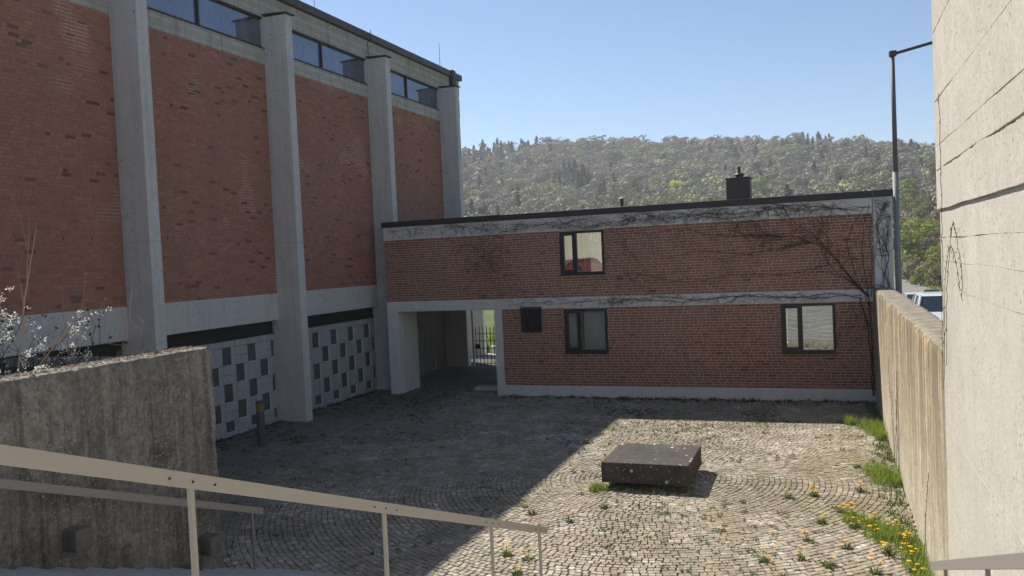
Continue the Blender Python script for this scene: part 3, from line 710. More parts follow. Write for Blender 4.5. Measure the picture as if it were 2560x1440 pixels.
def curtain(x0, x1, y, z0, z1, mat, name, label, fold=.05, nf=9):
    n = int((x1-x0)/.02); mb = MB(); vs = []
    for j, z in enumerate((z0, z0+(z1-z0)*.5, z1)):
        for i in range(n+1):
            u = i/n; vs.append((x0+(x1-x0)*u, y+fold*(1-.25*j)*math.sin(u*nf*6.283+math.sin(u*17)*.8)*.5, z))
    mb.add(vs, [(j*(n+1)+i, j*(n+1)+i+1, (j+1)*(n+1)+i+1, (j+1)*(n+1)+i) for j in (0,1) for i in range(n)])
    o = mb.build(name, mat, smooth=True); md = o.modifiers.new('thick', 'SOLIDIFY'); md.thickness = .004
    return tag(o, label, 'curtain', 'curtains in the annex windows')
curtain(-7.9, -7.46, YB+.108, 1.45, 2.85, M['curtain'], 'curtain', 'pale grey curtain behind the narrow casement of the lower left window', .012, 3)
curtain(-7.32, -6.45, YB+.108, 1.45, 2.85, M['curtain'], 'curtain', 'pale grey curtain behind the wide pane of the lower left window', .012, 4)
curtain(-1.12, .15, YB+.15, 1.45, 2.86, M['curtain'], 'curtain', 'pale curtain behind the lower right window near the low wall', .05, 6)
curtain(-7.78, -7.05, YB+.26, 3.95, 5.34, M['warm_wall'], 'curtain', 'cream curtain in the upper window of the annex', .05, 4)
mb = MB()
vent = empty('vent_grille', (-9.05, YB-.05, 2.1)); vent.parent = annex; vent.location = Vector((-9.05, YB, 2.1)) - annex.location
mb.box(-9.38, -8.71, YB-.03, YB-.012, 2.13, 2.85); mb.build('back_plate', M['black_frame'], vent)
for k in range(9):
    x = -9.385 + k*.0805; mb = MB(); mb.cbox(x, x+.046, YB-.11, YB-.031, 2.11, 2.93, .006); mb.build('fin', M['black_frame'], vent)
mb = MB(); mb.tube([(-12.78, YB-.03, 4.31), (-12.78, YB-.004, 4.31)], .065, 14); mb.build('round_plate', M['galv'], annex)
mb = MB(); mb.tube([(1.27, YB-.075, 6.02), (1.27, YB-.075, 5.76), (1.262, YB-.035, 5.72), (1.262, YB-.035, 3.3)], .008, 5); mb.build('lightning_cable', M['galv'], annex)
# things on the roof
ch = empty('chimney', (-2.62, 28.5, 5.98)); ch.parent = annex; ch.location = Vector((-2.62, 28.5, 5.98)) - annex.location
mb = MB(); mb.cbox(-3.0, -2.25, 28.15, 28.9, 5.96, 6.80, .012); mb.build('casing', M['dark_metal'], ch)
mb = MB(); mb.cbox(-3.03, -2.22, 28.12, 28.93, 6.801, 6.84, .008); mb.build('cap', M['dark_metal'], ch)
mb = MB(); mb.lathe((-2.6, 28.5, 6.84), [(.12, 0), (.12, .07), (.16, .08), (.16, .12), (.13, .15)], 16); mb.build('collar', M['dark_metal'], ch, smooth=False)
mb = MB(); mb.lathe((-2.6, 28.5, 6.98), [(.045, 0), (.045, .24)], 12); mb.build('flue', M['dark_metal'], ch)
vp = empty('vent_pipe', (-6.57, 28.5, 5.98)); vp.parent = annex; vp.location = Vector((-6.57, 28.5, 5.98)) - annex.location
mb = MB(); mb.lathe((-6.57, 28.5, 5.98), [(.075, 0), (.075, .2)], 14); mb.build('base_pipe', M['galv'], vp)
mb = MB(); mb.lathe((-6.57, 28.5, 6.181), [(.062, 0), (.062, .24)], 14); mb.build('pipe', M['dark_metal'], vp)
mb = MB(); mb.lathe((-6.57, 28.5, 6.422), [(.13, 0), (.12, .015), (.02, .075)], 16); mb.build('hood', M['galv'], vp)
for x in (-2.05, .05, .5):
    mb = MB(); mb.lathe((x, 27.6, 5.985), [(.07, 0), (.07, .06), (.05, .1), (.02, .12)], 12); mb.build('roof_vent', M['galv'], annex, smooth=True)
mb = MB(); mb.cbox(-3.52, -3.42, 27.9, 27.96, 5.985, 6.22, .004); tag(mb.build('wooden_post', M['wood']), 'short orange wooden stake on the annex roof left of the chimney', 'stake')

# gate, ground and things seen through the passage
gate = empty('iron_gate', (-13.2, 32.42, 0), 'black iron bar gate at the far end of the passage', 'gate')
for k in range(16):
    x = -14.02+.02 + k*.165; mb = MB(); mb.tube([(x, 32.42, .03), (x, 32.42, 1.66+.03*(k % 2)), (x, 32.42, 1.76+.03*(k % 2))], [.018, .018, .003], 6); mb.build('bar', M['iron'], gate)
for z in (.16, .47, .80, 1.12, 1.42):
    for dz in (-.02, .02):
        mb = MB(); pts = [(-14.05+.0825*j, 32.42+.016*(1 if j % 2 else -1), z+dz*(1 if j % 2 else -1)) for j in range(33)]; mb.tube(pts, .008, 5); mb.build('rail', M['iron'], gate)
mb = MB(); mb.cbox(-14.04, -13.86, 32.38, 32.46, .78, .98, .01); mb.build('lock_box', M['iron'], gate)
mb = MB(); mb.cbox(-14.16, -14.08, 32.36, 32.44, -.05, 2.89, .008); tag(mb.build('gate_post', M['white']), 'slim pale post between the dark pilaster and the iron gate', 'post')
mb = MB(); mb.cbox(-18.2, -15.38, 36.6, 36.85, -.1, 3.4, .02); tag(mb.build('white_wall', M['white']), 'white plastered wall standing in sun behind the iron gate', 'wall')
mb = MB(); mb.cbox(-15.36, -9.0, 37.2, 37.45, -.1, .36, .02); tag(mb.build('low_garden_wall', M['concrete']), 'low grey kerb wall under bright grass beyond the gate', 'wall')
mb = MB(); mb.box(-18, -9, 34.6, 37.2, -.3, .012); tag(mb.build('garden_path', M['stair']), kind='structure')
mb = MB(); mb.box(-20, -6, 37.46, 48, -.3, .34); tag(mb.build('lawn', M['meadow']), kind='structure')
mb = MB(); mb.cbox(-11.6, -10.4, 26.5, 27.0, -.02, .12, .015); tag(mb.build('door_step', M['concrete']), 'single concrete step against the passage wall', 'step')

# ------------------------------------------------------------------ low wall and tall concrete wall (right)
Vb, Qb = rough_box(1.2, 1.70, 10.24, YB-.05, -.2, 3.25, .075, .007, .03)
tag(link('low_wall', np_mesh('low_wall', Vb, Qb, M['lowwall'], smooth=True)), 'beige weathered retaining wall with ochre streaks between courtyard and road', 'wall')
tall = empty('concrete_tower_wall', (1.2, 5, 0), 'tall pale board formed concrete wall at the right edge', 'wall')
LIFTS = [-.2, 2.46, 3.285, 4.0, 4.28, 4.525, 4.83, 5.26, 5.51, 6.0, 6.75, 7.3, 8.0, 8.7, 9.4, 10.2, 11.0]
for i, (z0, z1) in enumerate(zip(LIFTS[:-1], LIFTS[1:])):
    push = .0 if z1 < 4.84 else -.028
    push += random.uniform(-.0012, .0012)
    gap = {4.525: .010, 4.83: .004, 5.26: .016, 5.51: .007, 6.0: .010, 6.75: .014, 3.285: .006, 4.0: .003, 4.28: .003}.get(z1, .006)
    nY = 260; yy = np.linspace(-8, 10.2, nY+1); Vt = []; Qt = []
    wob = lambda z, s: (vnoise(np.stack([yy*1.3, yy*0+z*7, yy*0+s], 1))-.5)*.016 + (vnoise(np.stack([yy*9, yy*0+z*3, yy*0+s], 1))-.5)*.006
    x0 = 1.175 + push
    zb = np.full(nY+1, z0) + wob(z0, 1); zt = np.full(nY+1, z1) + wob(z1, 1) - np.maximum(.0008, gap*2.2*(vnoise(np.stack([yy*2.3, yy*0+z1*5, yy*0+4.], 1))-.25) + gap*.9*(vnoise(np.stack([yy*14, yy*0+z1*9, yy*0+2.], 1))-.4))
    ring = [np.stack([np.full(nY+1, 1.9), yy, zb], 1), np.stack([np.full(nY+1, x0+.001), yy, zb], 1), np.stack([np.full(nY+1, x0), yy, zb+.002], 1), np.stack([np.full(nY+1, x0), yy, zt-.002], 1), np.stack([np.full(nY+1, x0+.001), yy, zt], 1), np.stack([np.full(nY+1, 1.9), yy, zt], 1)]
    Vt = np.concatenate(ring); N1 = nY+1
    for k in range(6):
        a = k*N1; b = ((k+1) % 6)*N1
        for j in range(nY): Qt.append((a+j, b+j, b+j+1, a+j+1))
    e = nY; Qt.append((0*N1+e, 1*N1+e, 2*N1+e, 3*N1+e)); Qt.append((0*N1+e, 3*N1+e, 4*N1+e, 5*N1+e))
    link('panel', np_mesh('panel', Vt, Qt, M['tall']), tall)
mb = MB(); mb.box(1.22, 7.0, -8, 10.18, -.2, 10.9); mb.build('core', M['tall'], tall)

# ------------------------------------------------------------------ retaining wall and planting bed (left)
XR = -7.7
Vb, Qb = rough_box(XR-.5, XR, 1.0, 8.95, -.2, 3.52, .07, .005, .016)
rw = empty('retaining_wall', (XR-.25, 5, 0), 'dark lichen spotted concrete retaining wall beside the stair', 'wall')
link('wall', np_mesh('wall', Vb, Qb, M['retain'], smooth=True), rw)
Vb, Qb = rough_box(-11.2, XR-.502, 8.65, 8.95, -.2, 3.40, .1, .01, .02); link('end_wall', np_mesh('end_wall', Vb, Qb, M['retain'], smooth=True), rw)
for (y0, z0) in ((6.48, 1.60), (8.49, .86)):
    Vb, Qb = rough_box(XR-.05, XR+.20, y0, y0+.22, z0, z0+.235, .03, .008, .012)
    link('corbel', np_mesh('corbel', Vb, Qb, M['corbel'], smooth=True), rw)
mb = MB(); n = 24
for i in range(n):
    for j in range(6):
        pass
gx = np.linspace(-11.2, XR-.48, 16); gy = np.linspace(1.0, 8.7, 40); Vs = [(x, y, 3.18+.14*float(vnoise(np.array([x*1.7, y*1.7, 3.])))) for x in gx for y in gy]
Qs = [(i*40+j, (i+1)*40+j, (i+1)*40+j+1, i*40+j+1) for i in range(15) for j in range(39)]
tag(link('planting_bed', np_mesh('planting_bed', Vs, Qs, M['soil'])), kind='structure')
mb = MB(); mb.box(-11.2, XR-.5, 1.0, 8.66, -.2, 3.1); tag(mb.build('bed_fill', M['soil']), kind='structure')
# dry leaves lying on the wall head
mb = MB()
for _ in range(900):
    x = XR-.47+.44*random.random(); y = random.uniform(5.0, 8.9); a = random.random()*6.28; s = random.uniform(.012, .03); z = 3.522+random.random()*.012
    c, d = math.cos(a)*s, math.sin(a)*s; mb.quad((x-c, y-d, z), (x+d*.5, y-c*.5, z+random.random()*.012), (x+c, y+d, z), (x-d*.5, y+c*.5, z+random.random()*.012))
tag(mb.build('dry_leaves', M['dry_leaf']), 'dry leaves and crumbs lying on the retaining wall head', 'leaves', kind='stuff')

# ------------------------------------------------------------------ slab seat, bollard, lamp
seat = empty('concrete_slab_seat', (-3.36, 16.4, 0), 'square black weathered concrete slab seat on the sunny cobbles', 'bench')
Vb, Qb = rough_box(-4.2, -2.52, 15.52, 17.22, .115, .51, .04, .006, .006); link('slab', np_mesh('slab', Vb, Qb, M['slab'], smooth=True), seat)
mb = MB(); mb.cbox(-3.9, -2.85, 15.95, 16.9, -.02, .12, .01); mb.build('base', M['slab'], seat)
bo = empty('bollard_light', (-13.8, 17.69, 0), 'dark blue grey bollard light with brass louvre rings by the block wall', 'bollard')
mb = MB(); mb.lathe((-13.8, 17.69, -.02), [(.112, 0), (.105, .03), (.105, .90)], 20); mb.build('post', M['bollard'], bo, smooth=False)
for k in range(4):
    mb = MB(); mb.lathe((-13.8, 17.69, .882+k*.045), [(.085, 0), (.106, .006), (.106, .026), (.085, .038)], 20); mb.build('louvre_ring', M['brass'], bo)
mb = MB(); mb.lathe((-13.8, 17.69, 1.063), [(.106, 0), (.106, .07), (.098, .085)], 20); mb.build('cap', M['bollard'], bo)
lp = empty('street_lamp', (1.95, 26.9, 1.2), 'tall thin grey street lamp with angled arm behind the annex corner', 'street lamp')
mb = MB(); mb.lathe((1.96, 26.9, 1.0), [(.092, 0), (.088, 3.0), (.078, 5.55)], 16); mb.build('lower_pole', M['galv'], lp, smooth=True)
mb = MB(); mb.lathe((1.97, 26.9, 6.552), [(.068, 0), (.058, 3.4)], 16); mb.build('upper_pole', M['pole_paint'], lp, smooth=True)
mb = MB(); mb.cbox(1.88, 2.08, 26.8, 27.0, 9.90, 10.06, .02); mb.build('joint', M['bronze_metal'], lp)
mb = MB(); mb.tube([(2.06, 26.9, 9.98), (3.9, 26.9, 10.33)], .045, 10); mb.build('arm', M['bronze_metal'], lp)
mb = MB(); mb.cbox(3.85, 4.6, 26.75, 27.05, 10.28, 10.42, .03); mb.build('lamp_head', M['galv'], lp)

# ------------------------------------------------------------------ cars
def car(name, label, loc, rz, paint_m, kind='suv', front=True, group='cars parked along the road', roof_m=None):
    c = empty(name, loc, label, 'car', group, rz)
    W = .92; L = 4.5; Ht = 1.62 if kind == 'suv' else 1.46
    def B(name, mb, mat, parent=c, smooth=False):
        o = bpy.data.objects.new(name, mb.mesh(name, mat, smooth)); col.objects.link(o); o.parent = parent; return o
    # body: sections along y (front = -y): (y, half width low, half width high, z low, z shoulder, z deck)
    hz = 1.02 if kind == 'suv' else .92
    secs = [(-2.22, .62, .60, .42, .62, .66), (-2.15, .82, .78, .28, .70, .76), (-1.85, .90, .86, .24, .80, hz-.08), (-1.1, .92, .90, .24, .90, hz), (-.85, .92, .90, .24, .93, hz+.03), (.6, .92, .90, .24, .95, hz+.03), (1.7, .92, .88, .24, .97, hz+.04), (2.1, .86, .80, .30, .92, hz), (2.22, .72, .68, .42, .82, .9)]
    mb = MB(); vs = []; fs = []
    for (y, wl_, wh, zl, zs, zd) in secs:
        vs += [(-wl_*.94, y, zl), (-wl_, y, zl+.14), (-wl_, y, zs-.08), (-wh, y, zs+.04), (-wh*.82, y, zd), (wh*.82, y, zd), (wh, y, zs+.04), (wl_, y, zs-.08), (wl_, y, zl+.14), (wl_*.94, y, zl)]
    for i in range(len(secs)-1):
        for k in range(10): fs.append((i*10+k, (i+1)*10+k, (i+1)*10+(k+1) % 10, i*10+(k+1) % 10))
    fs.append(tuple(range(10))); fs.append(tuple((len(secs)-1)*10+k for k in range(10))[::-1]); mb.add(vs, fs)
    body = B('body', mb, paint_m, smooth=False)
    bm_ = body.modifiers.new('bevel', 'BEVEL'); bm_.width = .03; bm_.segments = 2; bm_.limit_method = 'ANGLE'; bm_.angle_limit = R(20)
    y0, y1, y2, y3 = -.95, -.28, 1.45, 2.05
    zb = hz+.01
    P = {}
    for nm, y, w, z in (('a', y0, .80, zb), ('b', y1, .62, Ht-.06), ('c', y2, .62, Ht-.04), ('d', y3, .76, zb+.02)):
        P[nm] = ((-w, y, z), (w, y, z))
    mb = MB(); mb.quad(P['b'][0], P['b'][1], P['c'][1], P['c'][0])
    mb.add([(-.62, y1, Ht-.06), (.62, y1, Ht-.06), (.62, y2, Ht-.04), (-.62, y2, Ht-.04), (-.5, y1+.15, Ht), (.5, y1+.15, Ht), (.5, y2-.1, Ht), (-.5, y2-.1, Ht)], [(4,5,6,7), (0,1,5,4), (1,2,6,5), (2,3,7,6), (3,0,4,7)])
    for s in (0, 1):
        sg = -1 if s == 0 else 1
        for pa, pb in (('a', 'b'), ('b', 'c'), ('c', 'd')): mb.tube([P[pa][s], P[pb][s]], .045, 6)
        mb.tube([((sg*.64), .62, Ht-.06), (sg*.80, .66, zb)], .05, 6)
    B('roof', mb, roof_m or paint_m)
    def pane(nm, q): m_ = MB(); m_.quad(*q); B(nm, m_, M['car_glass'])
    pane('windscreen', (P['a'][0], P['a'][1], P['b'][1], P['b'][0])); pane('rear_window', (P['d'][1], P['d'][0], P['c'][0], P['c'][1]))
    pane('side_window', (P['a'][0], P['b'][0], P['c'][0], P['d'][0])); pane('side_window', (P['d'][1], P['c'][1], P['b'][1], P['a'][1]))
    for sx_ in (-1, 1):
        for yw in (-1.4, 1.35):
            wh = bpy.data.objects.new('wheel', None); col.objects.link(wh); wh.parent = c; wh.location = (sx_*.82, yw, .34)
            m_ = MB(); m_.tube([(-.11, 0, 0), (.11, 0, 0)], .34, 20); B('tyre', m_, M['tyre'], wh)
            m_ = MB(); m_.tube([(sx_*.10, 0, 0), (sx_*.125, 0, 0)], .22, 14); B('rim', m_, M['rim'], wh)
        m_ = MB(); m_.cbox(min(sx_*.95, sx_*1.10), max(sx_*.95, sx_*1.10), -.86, -.74, hz+.02, hz+.17, .03); B('wing_mirror', m_, paint_m)
        m_ = MB(); m_.add([(sx_*.50, -2.20, .66), (sx_*.84, -2.08, .68), (sx_*.86, -1.92, .80), (sx_*.52, -2.12, .77)], [(0,1,2,3) if sx_ > 0 else (3,2,1,0)]); o = B('headlight', m_, M['lamp_clear']); o.modifiers.new('t', 'SOLIDIFY').thickness = -.05
        m_ = MB(); m_.cbox(min(sx_*.62, sx_*.90), max(sx_*.62, sx_*.90), 2.02, 2.24, .80, 1.04, .03); B('tail_light', m_, M['lamp_red'])
    m_ = MB(); m_.cbox(-.48, .48, -2.27, -2.1, .36, .68, .03); B('grille', m_, M['black_frame'])
    m_ = MB(); m_.cbox(-.26, .26, -2.295, -2.272, .40, .51, .004); B('number_plate', m_, M['plate'])
    m_ = MB(); m_.cbox(-.26, .26, 2.24, 2.262, .58, .69, .004); B('number_plate', m_, M['plate'])
    if kind == 'suv':
        m_ = MB()
        for x in (-.105, -.035, .035, .105):
            m_.tube([(x+.05*math.cos(t*.5236), -2.285, .60+.05*math.sin(t*.5236)) for t in range(13)], .006, 5, cap=False)
        B('ring_emblem', m_, M['rim'])
    return c
car('parked_car', 'white car seen from the front just behind the low wall', (3.74, 33.4, zroad(33.4)+.03), 0, M['car_white'])
car('parked_car', 'dark car with pale roof frame seen from the front behind the white car', (6.0, 67.0, zroad(67)+.03), 0, M['car_black'], 'sedan', roof_m=M['car_white'])
car('parked_car', 'dark estate car with red tail lights seen from behind on the road', (11.2, 107.0, zroad(107)+.03), math.pi, M['car_dark'])
car('parked_car', 'dark car partly hidden behind the street lamp pole', (3.9, 62.0, zroad(62)+.03), 0, M['car_black'], 'sedan')
car('parked_car', 'red car on the upper terrace mirrored in the upper annex window', (-16.6, -9.6, 2.96), R(55), M['car_red'], 'sedan', group='cars on the upper terrace')
hs = empty('cream_house', (-22, -30, 2.9), 'cream rendered house mirrored in the upper annex window', 'house')
mb = MB(); mb.box(-34, -6, -38, -28, 2.9, 8.6); mb.build('wall', M['cream'], hs)
mb = MB(); mb.add([(-35, -39, 8.5), (-5, -39, 8.5), (-5, -27.3, 8.5), (-35, -27.3, 8.5), (-35, -33, 12.5), (-5, -33, 12.5)], [(0,1,5,4), (2,3,4,5), (0,4,3), (1,2,5)]); mb.build('roof', M['tile'], hs)
for x in (-31, -26, -12, -8): mb = MB(); mb.cbox(x, x+1.1, -28.02, -27.96, 5.0, 6.5, .01); mb.build('window', M['car_glass'], hs)

# ------------------------------------------------------------------ bare creeper on the annex
mains = MB(); twigs = MB()
cnt = 0
def grow(x, z, ang, length, r, depth, ymin=.03, xmin=-14.2, xmax=1.72, zlo=.15, zhi=5.79):
    global cnt
    pts = [(x, YB-ymin-random.random()*.012, z)]; L = 0; w = 0.; rad = [r]
    while L < length:
        stp = random.uniform(.07, .13); w = w*.72 + random.gauss(0, .17); ang += w*.9
        if depth <= 1:
            tgt = math.pi if ang > math.pi/2 else 0.
            if z > 5.35: ang += (tgt-ang)*.16
            if z > 5.70: ang += .25*(1 if math.cos(ang) < 0 else -1)
        x += stp*math.cos(ang); z += stp*math.sin(ang)
        if not (xmin < x < xmax and zlo < z < zhi): break
        if any(a-.03 < x < b+.03 and c-.05 < z < d+.03 for (a, b, c, d) in WIN): break
        if z < 2.86 and x < .1: break
        L += stp; pts.append((x, YB-ymin-random.random()*.014, z)); rad.append(max(.0045, r*(1-.6*L/length)))
        p = ([.3, .30, .26, .12] if zhi-zlo > 3 else [.4, .5, .45, .2])[min(depth, 3)]
        if depth < 4 and random.random() < p and cnt < 5200:
            s = random.choice((-1, 1)); cnt += 1
            grow(x, z, ang+s*random.uniform(.4, 1.1), length*random.uniform(.14, .42) if depth < 2 else random.uniform(.12, .5), max(.0046, rad[-1]*.65), depth+1, ymin, xmin, xmax, zlo, zhi)
    rad = [q_*.78 for q_ in rad]
    if len(pts) > 1: (mains if depth == 0 else twigs).tube(pts, rad, 4 if depth == 0 else 3, cap=False)
def path(pl, r0, r1, spawn=.16, ln=1.7, xmin=-14.2, zlo=.15, zhi=5.79):
    pts = []; rad = []
    for (a, b) in zip(pl[:-1], pl[1:]):
        n = max(2, int(math.hypot(b[0]-a[0], b[1]-a[1])/.12))
        for i in range(n): t = i/n; pts.append((a[0]+(b[0]-a[0])*t+random.gauss(0, .012), YB-.04-random.random()*.01, a[1]+(b[1]-a[1])*t+random.gauss(0, .012)))
    for i, p in enumerate(pts):
        rr_ = r0+(r1-r0)*i/len(pts); rad.append(rr_)
        if random.random() < spawn and i > 6:
            d = math.atan2(pts[min(i+1, len(pts)-1)][2]-p[2], pts[min(i+1, len(pts)-1)][0]-p[0])
            grow(p[0], p[2], d+random.choice((-1, 1))*random.uniform(.35, 1.15), random.uniform(.3, ln), rr_*.6, 1, .03, xmin, 1.72, zlo, zhi)
    mains.tube(pts, [q_*.72 for q_ in rad], 5, cap=False)
path([(1.12,.2),(1.10,1.2),(1.02,2.2),(.86,2.9),(.98,3.05)], .024, .02, .1)
path([(1.15,.2),(1.12,2.0),(1.10,3.0),(.6,3.55),(.25,4.1),(-.15,4.5),(-.8,4.78),(-1.5,4.86),(-2.3,4.95),(-2.9,5.2)], .026, .010)
path([(1.10,3.0),(.75,3.4),(.32,4.0),(.05,4.4),(-.35,4.85),(-.9,5.25),(-1.2,5.75)], .02, .008)
path([(1.10,2.95),(.8,3.3),(.2,3.75),(-.1,4.25),(-.2,4.8),(.1,5.3),(.3,5.76)], .016, .007)
path([(.98,3.05),(.7,3.8),(.55,4.5),(.7,5.0),(1.1,5.6)], .016, .008)
path([(1.08,3.0),(1.0,3.7),(.95,4.4),(1.05,5.1),(1.2,5.74)], .016, .008)
path([(1.14,3.0),(1.2,4.0),(1.15,4.8),(1.25,5.5)], .014, .007)
path([(.9,2.95),(.2,3.12),(-1.,3.02),(-2.5,3.1),(-4.2,2.98),(-6.2,3.12),(-8.2,3.0),(-9.2,3.08),(-10.,2.95)], .014, .006, .75, 1.0, zlo=2.87, zhi=3.21)
path([(.9,3.05),(-.4,2.98),(-2.0,3.15),(-3.6,3.05),(-5.0,3.15),(-6.6,2.98)], .012, .006, .7, 1.0, zlo=2.87, zhi=3.21)
path([(.3,4.0),(-1.0,3.7),(-2.6,3.75),(-4.0,3.55),(-5.6,3.9),(-6.3,3.8)], .011, .005)
for k in range(9): grow(random.uniform(-3.5, .6), random.uniform(4.4, 5.2), random.uniform(1.2, 2.9), random.uniform(.9, 1.9), .008, 1)
path([(-.4,4.6),(-2.2,4.35),(-3.6,4.5),(-4.8,4.3),(-6.2,4.55)], .012, .005)
path([(-1.2,4.82),(-3.2,4.95),(-4.0,5.2),(-5.2,5.1),(-6.4,5.3)], .012, .005)
for xs_, xe in ((1.2, -3.4), (.9, -5.2), (-1.8, -8.0), (-4.6, -10.6), (-8., -14.1), (1.1, -1.8), (-3.2, -7.0)):
    n = 7; path([(xs_+(xe-xs_)*k/n, random.uniform(5.40, 5.74)) for k in range(n+1)], .009, .005, .75, .75, zlo=5.35, zhi=5.79)
for k in range(7): path([(1.5+random.uniform(-.18,.2), 3.25), (1.5+random.uniform(-.22,.2), 4.1), (1.5+random.uniform(-.2,.2), 5.0), (1.5+random.uniform(-.2,.2), 5.76)], .008, .005, .9, .45, xmin=1.27)
for k in range(5): grow(random.uniform(-11, -9), random.uniform(3.0, 5.2), math.pi+random.uniform(-.2, .2), random.uniform(1.2, 2.6), .006, 1)
vine = empty('climbing_creeper', (1.12, YB-.05, 0), 'bare dark creeper spreading from the right corner over the annex facade', 'climbing plant')
mains.build('stem', M['twig'], vine); twigs.build('twigs', M['twig'], vine)
# bare shoots on the tall wall corner and low wall
vw = empty('bare_shoots', (1.15, 9.9, 3.25), 'thin bare shoots hanging at the corner of the pale concrete wall', 'climbing plant')
def shoot(pl, X, r=.0026):
    m_ = MB(); pts = []
    for (a, b) in zip(pl[:-1], pl[1:]):
        for i in range(8): t = i/8; pts.append((X-.012-random.random()*.01, a[0]+(b[0]-a[0])*t+random.gauss(0,.006), a[1]+(b[1]-a[1])*t+random.gauss(0,.006)))
    m_.tube(pts, r, 4, cap=False)
    for p in pts[::2]:
        a = random.uniform(0, 6.28); m_.tube([p, (p[0]-.01, p[1]+.05*math.cos(a), p[2]+.05*math.sin(a))], .003, 3, cap=False)
    m_.build('shoot', M['twig'], vw)
shoot([(9.85, 3.2), (9.8, 4.0), (9.75, 4.6), (9.72, 5.4), (9.7, 6.1)], 1.155)
shoot([(9.7, 3.2), (9.5, 4.0), (9.1, 4.55), (8.9, 4.66), (8.7, 4.5), (8.45, 4.2), (8.5, 3.9)], 1.155)
shoot([(9.9, 3.0), (9.6, 4.1), (9.3, 4.42), (9.0, 4.42), (8.7, 4.2), (8.6, 4.0)], 1.155, .0022)
shoot([(10.05, 2.9), (9.95, 3.6), (9.9, 4.2)], 1.155, .0022)
for k in range(6):
    y = random.choice((11.4, 12.0, 12.6, 14.6, 17.5, 18.2)) + random.uniform(-.3, .3)
    pl = [(y, 0.)]; z = 0
    while z < random.uniform(1.0, 2.3): z += .3; pl.append((pl[-1][0]+random.uniform(-.28, .28), z))
    shoot(pl, 1.195, .0035)

# ------------------------------------------------------------------ weeds, grass, dandelions
def blades(mb, x, y, n, h, spread, z0=0., lean=.5, w=.006):
    for _ in range(n):
        a = random.random()*6.283; r = spread*math.sqrt(random.random()); bx, by = x+r*math.cos(a), y+r*math.sin(a)
        hh = h*random.uniform(.45, 1.15); d = random.random()*6.283; l = hh*lean*random.uniform(.2, 1.2); pw = d+1.57; ww = w*random.uniform(.7, 1.5)
        cx, cy = math.cos(pw)*ww, math.sin(pw)*ww; mx, my = bx+math.cos(d)*l*.4, by+math.sin(d)*l*.4
        mb.add([(bx-cx, by-cy, z0-.01), (bx+cx, by+cy, z0-.01), (mx+cx*.8, my+cy*.8, z0+hh*.65), (mx-cx*.8, my-cy*.8, z0+hh*.65), (bx+math.cos(d)*l, by+math.sin(d)*l, z0+hh)], [(0,1,2,3), (3,2,4)])
def rosette(mb, x, y, n, L, z0=0.):
    for k in range(n):
        a = 6.283*k/n+random.uniform(-.3, .3); l = L*random.uniform(.6, 1.1); w = l*.16; e = random.uniform(.15, .8)
        dx, dy = math.cos(a), math.sin(a); px_, py_ = -dy*w, dx*w; z1 = z0+l*.35*e+.012; z2 = z0+l*.45*e+.01
        mb.add([(x, y, z0), (x+dx*l*.5+px_, y+dy*l*.5+py_, z1), (x+dx*l, y+dy*l, z2), (x+dx*l*.5-px_, y+dy*l*.5-py_, z1)], [(0,1,2,3)])
wd = MB(); ms = MB()
for _ in range(900):                                            # sunny part
    x, y = random.uniform(-7, 1.1), random.uniform(10.2, 25.4)
    if -4.1 < x < -2.6 and 15.6 < y < 17.1: continue
    if float(vnoise(np.array([x*.7, y*.7, 9.]))) < .47: continue
    if random.random() < .4: rosette(wd, x, y, random.randint(4, 8), random.uniform(.05, .11))
    else: blades(wd, x, y, random.randint(5, 12), random.uniform(.04, .09), .05, lean=.9)
for _ in range(900):                                            # moss, grass along the church side
    u = random.random()**1.6; x = -15.3+u*6.5; y = random.uniform(10.5, 27.5)
    if x > -14.4 or y < YB: blades(ms, x, y, random.randint(5, 11), random.uniform(.03, .075), .09, lean=.9)
for _ in range(260):                                            # foot of annex
    x = random.uniform(-10.0, 1.1); y = YB-.08-abs(random.gauss(0, .28))
    (rosette(wd, x, y, random.randint(4, 8), random.uniform(.06, .14)) if random.random() < .5 else blades(ms, x, y, 10, random.uniform(.05, .13), .08, lean=.8))
for _ in range(150):                                            # foot of block wall and pilasters
    x = -15.32+abs(random.gauss(0, .12)); y = random.uniform(10, 26); blades(ms, x, y, 9, random.uniform(.05, .12), .06, lean=.7)
for _ in range(320):                                            # foot of low wall
    y = random.uniform(11, 25); x = 1.15-abs(random.gauss(0, .16)); blades(wd, x, y, 8, random.uniform(.04, .12), .06, lean=.8)
for _ in range(60):
    x = -4.2+random.uniform(-.2, 1.9); y = 15.55+random.uniform(-.25, .2); blades(wd, x, y, 10, random.uniform(.04, .12), .06, lean=.8)
tag(wd.build('weeds', M['weed']), 'small green weeds and grass growing in the cobble joints', 'weeds', kind='stuff')
tag(ms.build('moss_and_grass', M['moss']), 'dark moss and short grass along the shaded church side', 'moss', kind='stuff')
def clump(label, spots, h, n, w=.006):
    mb = MB()
    for (x, y, s) in spots: blades(mb, x, y, n, h, s, lean=.75, w=w)
    tag(mb.build('grass_clump', M['grass']), label, 'grass', 'grass clumps along the low wall')
clump('bright grass clump in the far corner between annex and low wall', [(.95, 21.2, .24), (.8, 21.9, .26), (.45, 22.3, .16), (1.05, 20.6, .13), (1.0, 21.8, .2)], .26, 190, .0035)
clump('bright grass clump at mid length of the low wall', [(.9, 16.9, .28), (.75, 17.5, .24), (1.0, 17.3, .25)], .26, 220, .0035)
clump('tall grass clump at the near end of the low wall among dandelions', [(1.05, 12.5, .2), (1.0, 13.1, .25), (.9, 13.7, .24), (.65, 13.6, .25), (.6, 14.1, .2), (1.08, 11.9, .15), (.3, 14.4, .2)], .24, 170, .0035)
